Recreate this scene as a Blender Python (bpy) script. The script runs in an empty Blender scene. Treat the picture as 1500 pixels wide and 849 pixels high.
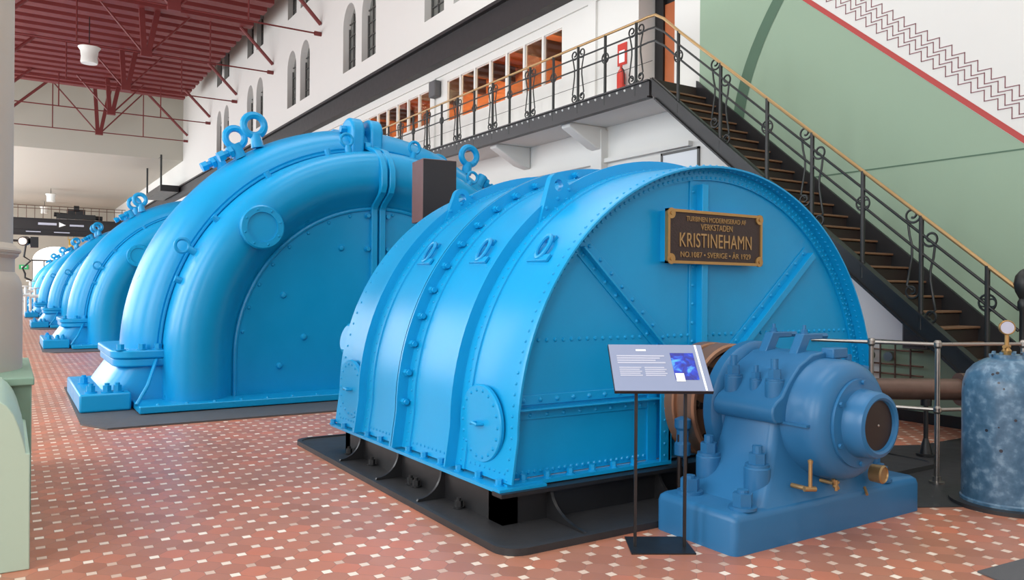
import bpy, bmesh, math, random
from mathutils import Vector, Matrix
random.seed(7)
PI = math.pi
S = bpy.context.scene
COL = S.collection

# ------------------------------------------------------------------ materials
def lin(c):
    return tuple(((v/255)/12.92 if v/255 <= .04045 else ((v/255+.055)/1.055)**2.4) for v in c)

def mat(name, rgb, rough=.5, metal=0., var=.06, scale=6., bump=0., coat=0., vrough=.08, bscale=None):
    m = bpy.data.materials.new(name); m.use_nodes = True
    nt = m.node_tree; N = nt.nodes; L = nt.links
    b = N['Principled BSDF']
    c = lin(rgb)
    tc = N.new('ShaderNodeTexCoord')
    no = N.new('ShaderNodeTexNoise'); no.inputs['Scale'].default_value = scale; no.inputs['Detail'].default_value = 4
    L.new(tc.outputs['Object'], no.inputs['Vector'])
    mx = N.new('ShaderNodeMix'); mx.data_type = 'RGBA'
    mx.inputs[6].default_value = (*[max(0, v*(1-var)) for v in c], 1)
    mx.inputs[7].default_value = (*[min(1, v*(1+var)) for v in c], 1)
    L.new(no.outputs['Fac'], mx.inputs[0]); L.new(mx.outputs[2], b.inputs['Base Color'])
    mr = N.new('ShaderNodeMapRange'); mr.inputs['To Min'].default_value = max(0, rough-vrough); mr.inputs['To Max'].default_value = min(1, rough+vrough)
    L.new(no.outputs['Fac'], mr.inputs['Value']); L.new(mr.outputs[0], b.inputs['Roughness'])
    b.inputs['Metallic'].default_value = metal
    if 'blue' in name: b.inputs['Specular IOR Level'].default_value = .36
    if coat: b.inputs['Coat Weight'].default_value = coat; b.inputs['Coat Roughness'].default_value = .12
    if bump:
        n2 = N.new('ShaderNodeTexNoise'); n2.inputs['Scale'].default_value = bscale or scale*3; n2.inputs['Detail'].default_value = 3
        L.new(tc.outputs['Object'], n2.inputs['Vector'])
        bp = N.new('ShaderNodeBump'); bp.inputs['Strength'].default_value = bump; bp.inputs['Distance'].default_value = .01
        L.new(n2.outputs['Fac'], bp.inputs['Height']); L.new(bp.outputs[0], b.inputs['Normal'])
    return m

def emis(name, rgb, st):
    m = bpy.data.materials.new(name); m.use_nodes = True
    b = m.node_tree.nodes['Principled BSDF']; c = lin(rgb)
    b.inputs['Base Color'].default_value = (*c, 1); b.inputs['Emission Color'].default_value = (*c, 1)
    b.inputs['Emission Strength'].default_value = st
    return m

def glass(name, rgb=(220, 225, 225), t=.9):
    m = bpy.data.materials.new(name); m.use_nodes = True
    nt = m.node_tree; N = nt.nodes; L = nt.links
    for n in list(N):
        if n.type != 'OUTPUT_MATERIAL': N.remove(n)
    out = [n for n in N if n.type == 'OUTPUT_MATERIAL'][0]
    a = N.new('ShaderNodeBsdfTransparent'); a.inputs[0].default_value = (*lin(rgb), 1)
    g = N.new('ShaderNodeBsdfGlossy'); g.inputs['Roughness'].default_value = .03
    mx = N.new('ShaderNodeMixShader'); mx.inputs[0].default_value = 1-t
    L.new(a.outputs[0], mx.inputs[1]); L.new(g.outputs[0], mx.inputs[2]); L.new(mx.outputs[0], out.inputs[0])
    return m

def floor_mat():
    m = bpy.data.materials.new('octagon_tile'); m.use_nodes = True
    nt = m.node_tree; N = nt.nodes; L = nt.links; b = N['Principled BSDF']
    geo = N.new('ShaderNodeNewGeometry'); sep = N.new('ShaderNodeSeparateXYZ'); L.new(geo.outputs['Position'], sep.inputs[0])
    def M(op, a, bb=None, c=None):
        n = N.new('ShaderNodeMath'); n.operation = op
        for i, v in enumerate((a, bb, c)):
            if v is None: continue
            if isinstance(v, (int, float)): n.inputs[i].default_value = v
            else: L.new(v, n.inputs[i])
        return n.outputs[0]
    u = M('DIVIDE', M('SUBTRACT', sep.outputs[0], .293), .1125)
    v = M('DIVIDE', M('SUBTRACT', sep.outputs[1], 5.493), .109)
    a = M('MULTIPLY', M('ADD', u, v), .5); c = M('MULTIPLY', M('SUBTRACT', u, v), .5)
    ra = M('ROUND', a); rc = M('ROUND', c)
    da = M('SUBTRACT', a, ra); dc = M('SUBTRACT', c, rc)
    du = M('ABSOLUTE', M('MULTIPLY', M('ADD', da, dc), .1125)); dv = M('ABSOLUTE', M('MULTIPLY', M('SUBTRACT', da, dc), .109))
    d = M('MAXIMUM', du, dv)
    dot = M('LESS_THAN', d, .0255)
    g1 = M('LESS_THAN', M('MINIMUM', M('ABSOLUTE', da), M('ABSOLUTE', dc)), .013)
    g2 = M('MULTIPLY', M('LESS_THAN', d, .0285), M('GREATER_THAN', d, .0255))
    grout = M('MULTIPLY', M('MAXIMUM', g1, g2), M('SUBTRACT', 1, dot))
    fa = M('FLOOR', a); fc = M('FLOOR', c)
    cmb = N.new('ShaderNodeCombineXYZ'); L.new(fa, cmb.inputs[0]); L.new(fc, cmb.inputs[1])
    wn = N.new('ShaderNodeTexWhiteNoise'); wn.noise_dimensions = '3D'; L.new(cmb.outputs[0], wn.inputs['Vector'])
    cmb2 = N.new('ShaderNodeCombineXYZ'); L.new(ra, cmb2.inputs[0]); L.new(rc, cmb2.inputs[1])
    wn2 = N.new('ShaderNodeTexWhiteNoise'); wn2.noise_dimensions = '3D'; L.new(cmb2.outputs[0], wn2.inputs['Vector'])
    r1 = N.new('ShaderNodeValToRGB'); e = r1.color_ramp.elements
    e[0].position = 0; e[0].color = (*lin((172, 114, 90)), 1); e[1].position = 1; e[1].color = (*lin((198, 124, 96)), 1)
    k = r1.color_ramp.elements.new(.5); k.color = (*lin((184, 126, 102)), 1)
    L.new(wn.outputs['Value'], r1.inputs[0])
    big = N.new('ShaderNodeTexNoise'); big.inputs['Scale'].default_value = .9; big.inputs['Detail'].default_value = 3
    L.new(geo.outputs['Position'], big.inputs['Vector'])
    mb = N.new('ShaderNodeMix'); mb.data_type = 'RGBA'; mb.blend_type = 'MULTIPLY'
    rr = N.new('ShaderNodeValToRGB'); rr.color_ramp.elements[0].position = .3; rr.color_ramp.elements[0].color = (.86, .90, .92, 1)
    rr.color_ramp.elements[1].position = .7; rr.color_ramp.elements[1].color = (1.12, 1.0, .96, 1)
    L.new(big.outputs['Fac'], rr.inputs[0]); mb.inputs[0].default_value = 1
    L.new(r1.outputs[0], mb.inputs[6]); L.new(rr.outputs[0], mb.inputs[7])
    r2 = N.new('ShaderNodeValToRGB'); e = r2.color_ramp.elements
    e[0].color = (*lin((205, 170, 148)), 1); e[1].color = (*lin((252, 236, 218)), 1)
    L.new(wn2.outputs['Value'], r2.inputs[0])
    m1 = N.new('ShaderNodeMix'); m1.data_type = 'RGBA'; L.new(grout, m1.inputs[0]); L.new(mb.outputs[2], m1.inputs[6]); m1.inputs[7].default_value = (*lin((150, 108, 90)), 1)
    m2 = N.new('ShaderNodeMix'); m2.data_type = 'RGBA'; L.new(dot, m2.inputs[0]); L.new(m1.outputs[2], m2.inputs[6]); L.new(r2.outputs[0], m2.inputs[7])
    L.new(m2.outputs[2], b.inputs['Base Color']); b.inputs['Roughness'].default_value = .34
    b.inputs['Specular IOR Level'].default_value = .5
    bp = N.new('ShaderNodeBump'); bp.inputs['Strength'].default_value = .25; bp.inputs['Distance'].default_value = .004
    L.new(M('SUBTRACT', 1, grout), bp.inputs['Height']); L.new(bp.outputs[0], b.inputs['Normal'])
    return m

def tank_mat():
    m = bpy.data.materials.new('worn_tank_paint'); m.use_nodes = True
    nt = m.node_tree; N = nt.nodes; L = nt.links; b = N['Principled BSDF']
    tc = N.new('ShaderNodeTexCoord')
    n1 = N.new('ShaderNodeTexNoise'); n1.inputs['Scale'].default_value = 16; n1.inputs['Detail'].default_value = 6
    L.new(tc.outputs['Object'], n1.inputs['Vector'])
    r = N.new('ShaderNodeValToRGB'); e = r.color_ramp.elements
    e[0].position = .36; e[0].color = (*lin((62, 96, 122)), 1); e[1].position = .70; e[1].color = (*lin((120, 150, 172)), 1)
    k = r.color_ramp.elements.new(.52); k.color = (*lin((76, 110, 136)), 1)
    L.new(n1.outputs['Fac'], r.inputs[0])
    n2 = N.new('ShaderNodeTexVoronoi'); n2.inputs['Scale'].default_value = 13; L.new(tc.outputs['Object'], n2.inputs['Vector'])
    lt = N.new('ShaderNodeMath'); lt.operation = 'LESS_THAN'; lt.inputs[1].default_value = .16; L.new(n2.outputs['Distance'], lt.inputs[0])
    n3 = N.new('ShaderNodeTexNoise'); n3.inputs['Scale'].default_value = 3.1; L.new(tc.outputs['Object'], n3.inputs['Vector'])
    gt = N.new('ShaderNodeMath'); gt.operation = 'GREATER_THAN'; gt.inputs[1].default_value = .56; L.new(n3.outputs['Fac'], gt.inputs[0])
    mu = N.new('ShaderNodeMath'); mu.operation = 'MULTIPLY'; L.new(lt.outputs[0], mu.inputs[0]); L.new(gt.outputs[0], mu.inputs[1])
    mx = N.new('ShaderNodeMix'); mx.data_type = 'RGBA'; L.new(mu.outputs[0], mx.inputs[0]); L.new(r.outputs[0], mx.inputs[6]); mx.inputs[7].default_value = (*lin((45, 45, 55)), 1)
    L.new(mx.outputs[2], b.inputs['Base Color']); b.inputs['Roughness'].default_value = .3
    return m

M = {}
M['blue'] = mat('gloss_blue_paint', (14, 152, 209), .31, var=.05, scale=3, coat=.0, bump=.04, bscale=14)
M['steelblue'] = mat('steel_blue_paint', (44, 106, 152), .36, var=.05, scale=4, coat=.06, bump=.05, bscale=18)
M['black'] = mat('black_enamel', (30, 30, 32), .42, var=.15)
M['blackplate'] = mat('black_cast_plate', (44, 44, 46), .5, var=.15, bump=.1)
M['iron'] = mat('dark_wrought_iron', (26, 28, 28), .45, var=.15)
M['mat_dark'] = mat('dark_floor_plate', (84, 84, 86), .6, var=.1)
M['brass'] = mat('polished_brass', (170, 138, 94), .38, .6, var=.08)
M['oldbrass'] = mat('aged_brass', (176, 140, 88), .4, .75, var=.12, scale=20)
M['copper'] = mat('brown_copper_rim', (160, 118, 92), .42, .4, var=.1, scale=9)
M['darkrim'] = mat('dark_bronze_face', (46, 36, 32), .5, .3, var=.2)
M['plaque'] = mat('dark_bronze_plaque', (58, 46, 44), .5, .3, var=.25, scale=30, bump=.2)
M['white'] = mat('white_plaster', (215, 214, 210), .85, var=.015, scale=2, bump=.03)
M['cream'] = mat('cream_plaster', (186, 182, 170), .85, var=.02, scale=1)
M['green'] = mat('sage_green_wall', (142, 164, 142), .75, var=.02, scale=1.2)
M['palegreen'] = mat('pale_green_plinth', (176, 198, 178), .6, var=.03, scale=3)
M['midgreen'] = mat('green_plinth', (132, 160, 140), .6, var=.04, scale=3)
M['darkgreen'] = mat('dark_green_band', (76, 104, 84), .7, var=.05)
M['redline'] = mat('red_border_paint', (172, 62, 58), .6, var=.05)
M['fret'] = mat('maroon_stencil', (128, 78, 84), .7, var=.1)
M['redsteel'] = mat('oxide_red_steel', (112, 42, 41), .5, var=.08)
M['redpanel'] = mat('red_roof_boards', (238, 202, 192), .6, var=.08)
M['beam'] = mat('dark_crane_girder', (32, 28, 30), .55, var=.12)
M['graybeam'] = mat('dark_gallery_girder', (50, 48, 50), .5, var=.1)
M['wood'] = mat('oiled_tread_wood', (124, 92, 68), .5, var=.15, scale=14)
M['riser'] = mat('dark_stained_riser', (48, 38, 34), .5, var=.2)
M['orange'] = mat('orange_timber_lining', (176, 104, 60), .6, var=.2, scale=3)
M['door'] = mat('orange_timber_door', (176, 96, 54), .45, var=.15, scale=4)
M['glasspane'] = glass('clear_pane')
M['greypane'] = mat('grey_leaded_pane', (118, 120, 116), .25, var=.12, scale=4)
M['frame'] = mat('grey_window_frame', (84, 84, 82), .5)
M['steel'] = mat('brushed_steel', (158, 152, 146), .3, .9, var=.06)
M['pipe'] = mat('rusty_steel_pipe', (110, 88, 78), .4, .5, var=.25, scale=12)
M['panel'] = mat('grey_blue_print', (138, 148, 176), .4, var=.03)
M['print'] = mat('pale_print', (188, 190, 206), .5, var=.05)
M['whiteprint'] = mat('white_print', (245, 248, 250), .4, var=.01)
M['boxbrown'] = mat('brown_box_side', (104, 72, 68), .5, var=.06)
M['boxblack'] = mat('black_box_front', (36, 36, 42), .35, var=.05)
M['lampwhite'] = mat('white_lamp_enamel', (230, 232, 226), .4, var=.03)
M['red'] = mat('signal_red', (196, 56, 44), .4)
M['yellow'] = mat('crane_yellow', (176, 140, 50), .5)
M['exitgreen'] = emis('exit_green', (40, 150, 90), .6)
M['skypane'] = emis('daylit_window', (255, 255, 255), 1.6)
M['spot'] = emis('lit_lens', (255, 225, 205), 1.8)
M['columnp'] = mat('column_plaster', (190, 178, 164), .6, var=.03)
M['board'] = mat('white_board', (216, 220, 224), .4, var=.01)
M['tile'] = floor_mat()
M['tank'] = tank_mat()
def pic_mat():
    m = bpy.data.materials.new('blue_glow_print'); m.use_nodes = True
    nt = m.node_tree; N = nt.nodes; L = nt.links; b = N['Principled BSDF']
    tc = N.new('ShaderNodeTexCoord'); no = N.new('ShaderNodeTexNoise'); no.inputs['Scale'].default_value = 14; no.inputs['Detail'].default_value = 4; no.inputs['Distortion'].default_value = .8
    L.new(tc.outputs['Object'], no.inputs['Vector'])
    r = N.new('ShaderNodeValToRGB'); e = r.color_ramp.elements
    e[0].position = .42; e[0].color = (*lin((30, 36, 140)), 1); e[1].position = .72; e[1].color = (*lin((90, 190, 245)), 1)
    k = r.color_ramp.elements.new(.56); k.color = (*lin((24, 60, 200)), 1)
    L.new(no.outputs['Fac'], r.inputs[0]); L.new(r.outputs[0], b.inputs['Base Color']); b.inputs['Roughness'].default_value = .4
    return m
M['picture'] = pic_mat()

# ------------------------------------------------------------------ builders
def basis(ax):
    ax = Vector(ax).normalized()
    h = Vector((0, 0, 1)) if abs(ax.z) < .9 else Vector((1, 0, 0))
    a = ax.cross(h).normalized(); b = ax.cross(a).normalized()
    return ax, a, b

class MB:
    def __init__(s): s.bm = bmesh.new()
    def face(s, vs):
        try: return s.bm.faces.new(vs)
        except ValueError: return None
    def loft(s, rings, closed=True, caps=True, loop=False):
        R = [[s.bm.verts.new(p) for p in r] for r in rings]
        n = len(R[0]); m = len(R)
        for i in range(m if loop else m-1):
            A = R[i]; B = R[(i+1) % m]
            for j in range(n if closed else n-1):
                k = (j+1) % n
                s.face((A[j], A[k], B[k], B[j]))
        if caps and not loop and closed:
            s.face(R[0][::-1]); s.face(R[-1])
        return s
    def box(s, x0, x1, y0, y1, z0, z1):
        return s.loft([[(x0, y0, z), (x1, y0, z), (x1, y1, z), (x0, y1, z)] for z in (z0, z1)])
    def obox(s, c, ax, ay, az, hx, hy, hz):
        c = Vector(c); ax = Vector(ax).normalized(); ay = Vector(ay).normalized(); az = Vector(az).normalized()
        return s.loft([[c+ax*i*hx+ay*j*hy+az*k*hz for i, j in ((-1, -1), (1, -1), (1, 1), (-1, 1))] for k in (-1, 1)])
    def cyl(s, p0, p1, r, r2=None, n=16, caps=True):
        p0 = Vector(p0); p1 = Vector(p1); d, a, b = basis(p1-p0); r2 = r if r2 is None else r2
        return s.loft([[p+(a*math.cos(2*PI*i/n)+b*math.sin(2*PI*i/n))*q for i in range(n)] for p, q in ((p0, r), (p1, r2))], caps=caps)
    def lathe(s, prof, o, ax, n=32, caps=True):
        """prof: (radius, distance along ax)"""
        o = Vector(o); d, a, b = basis(ax)
        return s.loft([[o+d*h+(a*math.cos(2*PI*i/n)+b*math.sin(2*PI*i/n))*max(r, 1e-4) for i in range(n)] for r, h in prof], caps=caps)
    def tube(s, pts, r, n=8, closed=False, caps=True):
        P = [Vector(p) for p in pts]; rings = []; m = len(P); prev = None
        for i, p in enumerate(P):
            if closed: t = (P[(i+1) % m]-P[i-1]).normalized()
            else: t = (P[min(i+1, m-1)]-P[max(i-1, 0)]).normalized()
            if prev is None: _, a, b = basis(t)
            else:
                a = (prev - t*prev.dot(t))
                a = a.normalized() if a.length > 1e-6 else basis(t)[1]
                b = t.cross(a).normalized()
            prev = a
            rings.append([p+(a*math.cos(2*PI*j/n)+b*math.sin(2*PI*j/n))*r for j in range(n)])
        return s.loft(rings, caps=caps, loop=closed)
    def torus(s, c, ax, R, r, n=28, k=8):
        c = Vector(c); d, a, b = basis(ax)
        return s.tube([c+(a*math.cos(2*PI*i/n)+b*math.sin(2*PI*i/n))*R for i in range(n)], r, k, closed=True)
    def prism(s, poly, plane, d0, d1):
        """poly: 2D points; plane 'xz' (extruded along y), 'yz' (along x), 'xy' (along z)"""
        f = {'xz': lambda p, d: (p[0], d, p[1]), 'yz': lambda p, d: (d, p[0], p[1]), 'xy': lambda p, d: (p[0], p[1], d)}[plane]
        return s.loft([[f(p, d) for p in poly] for d in (d0, d1)])
    def dome(s, p, nrm, r, h=None, n=6):
        p = Vector(p); d, a, b = basis(nrm); h = h or r*.75
        R0 = [s.bm.verts.new(p+(a*math.cos(2*PI*i/n)+b*math.sin(2*PI*i/n))*r) for i in range(n)]
        R1 = [s.bm.verts.new(p+d*h*.75+(a*math.cos(2*PI*i/n)+b*math.sin(2*PI*i/n))*r*.62) for i in range(n)]
        t = s.bm.verts.new(p+d*h)
        for i in range(n):
            k = (i+1) % n
            s.face((R0[i], R0[k], R1[k], R1[i])); s.face((R1[i], R1[k], t))
        return s
    def bolt(s, p, nrm, r, h, stud=0, washer=True):
        p = Vector(p); d = Vector(nrm).normalized()
        if washer: s.cyl(p, p+d*r*.3, r*1.35, n=14)
        s.cyl(p+d*r*.2, p+d*(h), r, n=6)
        if stud: s.cyl(p+d*h, p+d*(h+stud), r*.55, n=10)
        return s
    def grid(s, rows):
        V = [[s.bm.verts.new(p) for p in r] for r in rows]
        for i in range(len(V)-1):
            for j in range(len(V[0])-1):
                s.face((V[i][j], V[i][j+1], V[i+1][j+1], V[i+1][j]))
        return s
    def build(s, name, m, parent=None, off=None, bevel=0., seg=2, sharp=.55, doubles=False, norm=True):
        if doubles: bmesh.ops.remove_doubles(s.bm, verts=s.bm.verts, dist=1e-4)
        if norm: bmesh.ops.recalc_face_normals(s.bm, faces=s.bm.faces)
        base = Vector((0, 0, 0))
        if off is not None: base = Vector(off)
        elif parent is not None:
            q = parent
            while q.parent is not None: q = q.parent
            base = Vector(q.location)
        if base.length: bmesh.ops.translate(s.bm, verts=s.bm.verts, vec=-base)
        for f in s.bm.faces: f.smooth = True
        for e in s.bm.edges:
            if len(e.link_faces) == 2 and e.calc_face_angle(0) > sharp: e.smooth = False
        me = bpy.data.meshes.new(name); s.bm.to_mesh(me); s.bm.free()
        mm = m if isinstance(m, (list, tuple)) else [m]
        for q in mm: me.materials.append(M[q] if isinstance(q, str) else q)
        o = bpy.data.objects.new(name, me); COL.objects.link(o)
        if parent is not None: o.parent = parent
        elif off is not None: o.location = base
        if bevel:
            b = o.modifiers.new('bevel', 'BEVEL'); b.width = bevel; b.segments = seg; b.limit_method = 'ANGLE'; b.angle_limit = .6
            b.harden_normals = False
        return o

def tag(o, label, cat, group=None):
    o['label'] = label; o['category'] = cat
    if group: o['group'] = group
    return o
def thing(name, label, cat, loc, group=None):
    o = bpy.data.objects.new(name, None); COL.objects.link(o); o.location = loc; o.empty_display_size = .1
    return tag(o, label, cat, group)
def struct(o): o['kind'] = 'structure'; return o
def dup(root, loc, label=None, group=None, rotz=None):
    r = root.copy(); COL.objects.link(r); r.location = loc
    if rotz is not None: r.rotation_euler = (0, 0, rotz)
    if label: r['label'] = label
    if group: r['group'] = group
    def kids(a, b):
        for c in list(a.children):
            d = c.copy(); COL.objects.link(d); d.parent = b; kids(c, d)
    kids(root, r)
    return r
def text_mesh(body, size, xs=1., depth=.002, spacing=1.):
    cu = bpy.data.curves.new('t', 'FONT'); cu.body = body; cu.size = size; cu.extrude = depth; cu.align_x = 'CENTER'; cu.align_y = 'CENTER'; cu.space_character = spacing
    ob = bpy.data.objects.new('t', cu); COL.objects.link(ob)
    dg = bpy.context.evaluated_depsgraph_get(); dg.update()
    me = bpy.data.meshes.new_from_object(ob.evaluated_get(dg))
    bpy.data.objects.remove(ob); bpy.data.curves.remove(cu)
    me.transform(Matrix.Diagonal((xs, 1, 1, 1)))
    return me
def arc(cx, cz, r, a0, a1, n):
    return [(cx+r*math.cos(a0+(a1-a0)*i/n), cz+r*math.sin(a0+(a1-a0)*i/n)) for i in range(n+1)]
def arch_path(cx, cz, zb, n=64, nl=4):
    """unit frames along an arch: (x0, z0, dx, dz) so that point = (x0+r*dx, z0+r*dz)"""
    P = []
    for i in range(nl): P.append((cx, zb+(cz-zb)*i/nl, -1., 0.))
    for i in range(n+1):
        a = PI-PI*i/n; P.append((cx, cz, math.cos(a), math.sin(a)))
    for i in range(1, nl+1): P.append((cx, cz-(cz-zb)*i/nl, 1., 0.))
    return P
def arch_sweep(mb, prof, cx, cz, zb, n=64):
    mb.grid([[(x0+r*dx, y, z0+r*dz) for r, y in prof] for x0, z0, dx, dz in arch_path(cx, cz, zb, n)])
    return mb
def hole_wall(mb, outer, holes, plane_x, flip=False):
    """flat wall in the plane x = plane_x: outer and holes are lists of (y, z)"""
    bm = mb.bm; ed = []
    for loop in [outer]+holes:
        vs = [bm.verts.new((plane_x, y, z)) for y, z in loop]
        ed += [bm.edges.new((vs[i], vs[(i+1) % len(vs)])) for i in range(len(vs))]
    bmesh.ops.triangle_fill(bm, use_beauty=True, use_dissolve=False, edges=ed)
    return mb
def reveal(mb, loop, x0, x1):
    mb.loft([[(x, y, z) for y, z in loop] for x in (x0, x1)], caps=False)
    return mb

# ------------------------------------------------------------------ the setting
XW = 9.5
HB = 16.0                     # wall height
struct(MB().box(-6.0, XW+.5, -6, 93.3, -.3, 0).build('floor', 'tile'))

def arch_loop(y0, y1, z0, z1, n=10):
    r = (y1-y0)/2; c = (y0+y1)/2; k = 1.25
    return [(y0, z0), (y1, z0)] + [(c+r*math.cos(PI*i/n), z1-r*k+r*k*math.sin(PI*i/n)) for i in range(n+1)]
arches = []
for yc in (18.73, 24.9, 31.2, 37.6, 44.0):
    for dy in (0, -1.66):
        arches.append((yc+dy-.57, yc+dy+.57, 8.86, 11.08))
for yc in (31.2, 37.6, 44.0):
    for dy in (0, -1.66):
        arches.append((yc+dy-.57, yc+dy+.57, 12.45, 14.6))
def split(y0, y1, n, gap):
    w = (y1-y0-gap*(n-1))/n
    return [(y0+i*(w+gap), y0+i*(w+gap)+w) for i in range(n)]
lit = [(a, b, 5.92, 6.97) for a, b in split(12.97, 17.95, 7, .075)] + [(a, b, 6.05, 6.95) for a, b in split(18.92, 23.9, 7, .075)] + [(a, b, 6.05, 6.95) for a, b in split(25.2, 30.2, 7, .075)]
holes = [arch_loop(*a) for a in arches] + [[(a, z0), (b, z0), (b, z1), (a, z1)] for a, b, z0, z1 in lit]
niche = [(9.74, 4.92), (10.65, 4.92), (10.65, 7.0), (9.74, 7.0)]
w = MB()
hole_wall(w, [(9.16, 0), (93, 0), (93, HB), (9.16, HB)], holes+[niche], XW)
for h in holes[:len(arches)]: reveal(w, h, XW, XW+.30)
for h in holes[len(arches):]: reveal(w, h, XW, XW+.05)
reveal(w, niche, XW, XW+.55)
struct(w.build('wall_right', 'white', norm=False))
# near part of the right wall: green below the slanting border, white above it
def zs(y): return 5.762+(y-7.195)*.852
def zsl(y): return .887+.82*(y-4.266)
g = MB(); g.face([g.bm.verts.new(p) for p in ((XW, 9.16, zsl(9.16)-.1), (XW, 5.95, zsl(5.95)-.1), (XW, 5.95, 0), (XW, .44, 0), (XW, 9.16, zs(9.16)))])
struct(g.build('wall_stair_side', 'green', norm=False))
g = MB(); g.face([g.bm.verts.new(p) for p in ((XW, 9.16, zsl(9.16)-.1), (XW, 5.95, zsl(5.95)-.1), (XW, 5.95, 0), (XW, 9.16, 0))])
struct(g.build('wall_under_stair', 'white', norm=False))
g = MB(); g.face([g.bm.verts.new(p) for p in ((XW, 9.16, zs(9.16)), (XW, 9.16, HB), (XW, -6, HB), (XW, -6, 0), (XW, .44, 0))])
struct(g.build('wall_stair_top', 'white', norm=False))
# red border line and its stencilled fret
t = MB(); t.grid([[(XW-.004, y, zs(y)+.0), (XW-.004, y, zs(y)+.085)] for y in (.8, 9.1)]); struct(t.build('trim_1', 'redline'))
t = MB()
def seg(mb, y0, z0, y1, z1, th=.0045):
    mb.box(XW-.006, XW, min(y0, y1)-th, max(y0, y1)+th, min(z0, z1)-th, max(z0, z1)+th)
st = .15
for q, ph in ((0, 0), (.10, .5), (.20, 0), (.30, .5)):
    for k in range(46):
        y = 8.9-(k+ph)*st; z = zs(y)+.19+q; z -= 0
        if y < 2: break
        seg(t, y, z, y-st, z); seg(t, y-st, z, y-st, z-st*.852)
struct(t.build('trim_2', 'fret'))
# painted arch band
t = MB(); P = []
for k in range(17):
    a = k/16; z = 3.2+a*3.75
    yo = 8.46-.0 - max(0, (z-3.9))**2*.19
    P.append([(XW-.005, yo+.02, z), (XW-.005, yo-.19-.05*a, z)])
t.grid(P); struct(t.build('trim_3', 'darkgreen'))
t = MB(); t.box(XW-.004, XW, .5, 8.0, 3.205, 3.222); struct(t.build('trim_4', 'darkgreen'))
t = MB(); t.box(XW-.03, XW, 3.3, 9.3, 0, .14); struct(t.build('baseboard_right', 'black'))
# end wall with its great arched window
w = MB(); bm = w.bm
outer = [(-6, 0), (XW, 0), (XW, 9.75), (-6, 9.75)]
aw = [(2.1, 2.2), (6.2, 2.2), (6.2, 4.25)]+[(4.15+2.05*math.cos(PI*i/16), 4.25+1.42*math.sin(PI*i/16)) for i in range(1, 16)]+[(2.1, 4.25)]
ed = []
for lp in (outer, aw):
    vs = [bm.verts.new((x, 93, z)) for x, z in lp]; ed += [bm.edges.new((vs[i], vs[(i+1) % len(vs)])) for i in range(len(vs))]
bmesh.ops.triangle_fill(bm, use_beauty=True, edges=ed)
w.loft([[(x, y, z) for x, z in aw] for y in (93, 93.3)], caps=False)
struct(w.build('wall_back', 'cream', norm=False))
wn = struct(MB().prism(aw, 'xz', 93.25, 93.3).build('window_1', 'skypane'))
f = MB(); f.box(2.0, 6.3, 93.0, 93.2, 4.15, 4.3)
for x in (2.1, 3.12, 4.15, 5.18, 6.2): f.box(x-.05, x+.05, 93.05, 93.2, 2.2, 4.25)
f.build('window_frame', 'frame', wn)
# gable, lower far ceiling, upper ceiling
struct(MB().box(-6, XW, 54.3, 54.6, 9.78, HB).build('wall_gable', 'cream'))
struct(MB().box(-6, XW, 54.6, 93, 9.78, 10.0).build('ceiling', 'cream'))
struct(MB().box(-6, XW, 49.0, 54.3, 14.2, 14.4).build('ceiling_white_bay', 'cream'))
struct(MB().box(-6, XW+.5, -6, 49.0, 14.9, 15.1).build('ceiling_upper', 'cream'))
# left wall: piers between tall windows, and a solid wall beyond the columns
w = MB()
hl = []
for k in range(16):
    y = -4.0+k*6.0
    hl.append([(y-1.8, 1.6), (y+1.8, 1.6)]+[(y+1.8*math.cos(PI*i/10), 7.6+1.8*math.sin(PI*i/10)) for i in range(11)])
hole_wall(w, [(-6, 0), (93, 0), (93, 15), (-6, 15)], hl, -6.0)
for h in hl: reveal(w, h, -6.0, -6.5)
struct(w.build('wall_left', 'white', norm=False))
f = None
for i, h in enumerate(hl):
    y = -4.0+i*6.0; f = MB()
    for yy in (-1.8, -.6, .6, 1.8): f.box(-6.4, -6.3, y+yy-.04, y+yy+.04, 1.6, 9.4 if abs(yy) < 1 else 7.6)
    for zz in (1.6, 3.6, 5.6, 7.6): f.box(-6.4, -6.3, y-1.8, y+1.8, zz-.04, zz+.04)
    struct(f.build('window_%d' % (i+2), 'frame'))

# rear wall behind the camera; window and roof-light frames added around fill lamps
w = MB(); bm = w.bm; ed = []
for lp in ([(-6, 0), (XW, 0), (XW, 15), (-6, 15)], [(-2.5, 2.5), (6.5, 2.5), (6.5, 9.5), (-2.5, 9.5)]):
    vs = [bm.verts.new((x, -6, z)) for x, z in lp]; ed += [bm.edges.new((vs[i], vs[(i+1) % len(vs)])) for i in range(len(vs))]
bmesh.ops.triangle_fill(bm, use_beauty=True, edges=ed)
struct(w.build('wall_rear', 'white', norm=False))
f = MB()
for x in (-2.5, -.7, 1.1, 2.9, 4.7, 6.5): f.box(x-.05, x+.05, -6.1, -6.0, 2.5, 9.5)
for z in (2.5, 4.8, 7.2, 9.5): f.box(-2.5, 6.5, -6.1, -6.0, z-.05, z+.05)
struct(f.build('window_30', 'frame'))  # invented window bars, put round the added rear fill lamp
for k in range(4):
    f = MB()
    for x in (-.3, 1.95, 4.2, 6.45, 8.7): f.box(x-.06, x+.06, -3+k*7.5, 1+k*7.5, 14.7, 14.9)
    for y in (-3, -1, 1): f.box(-.3, 8.7, y+k*7.5-.06, y+k*7.5+.06, 14.7, 14.9)
    struct(f.build('window_%d' % (31+k), 'frame'))  # added skylight bars under the closed ceiling, framing the overhead fill

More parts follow.
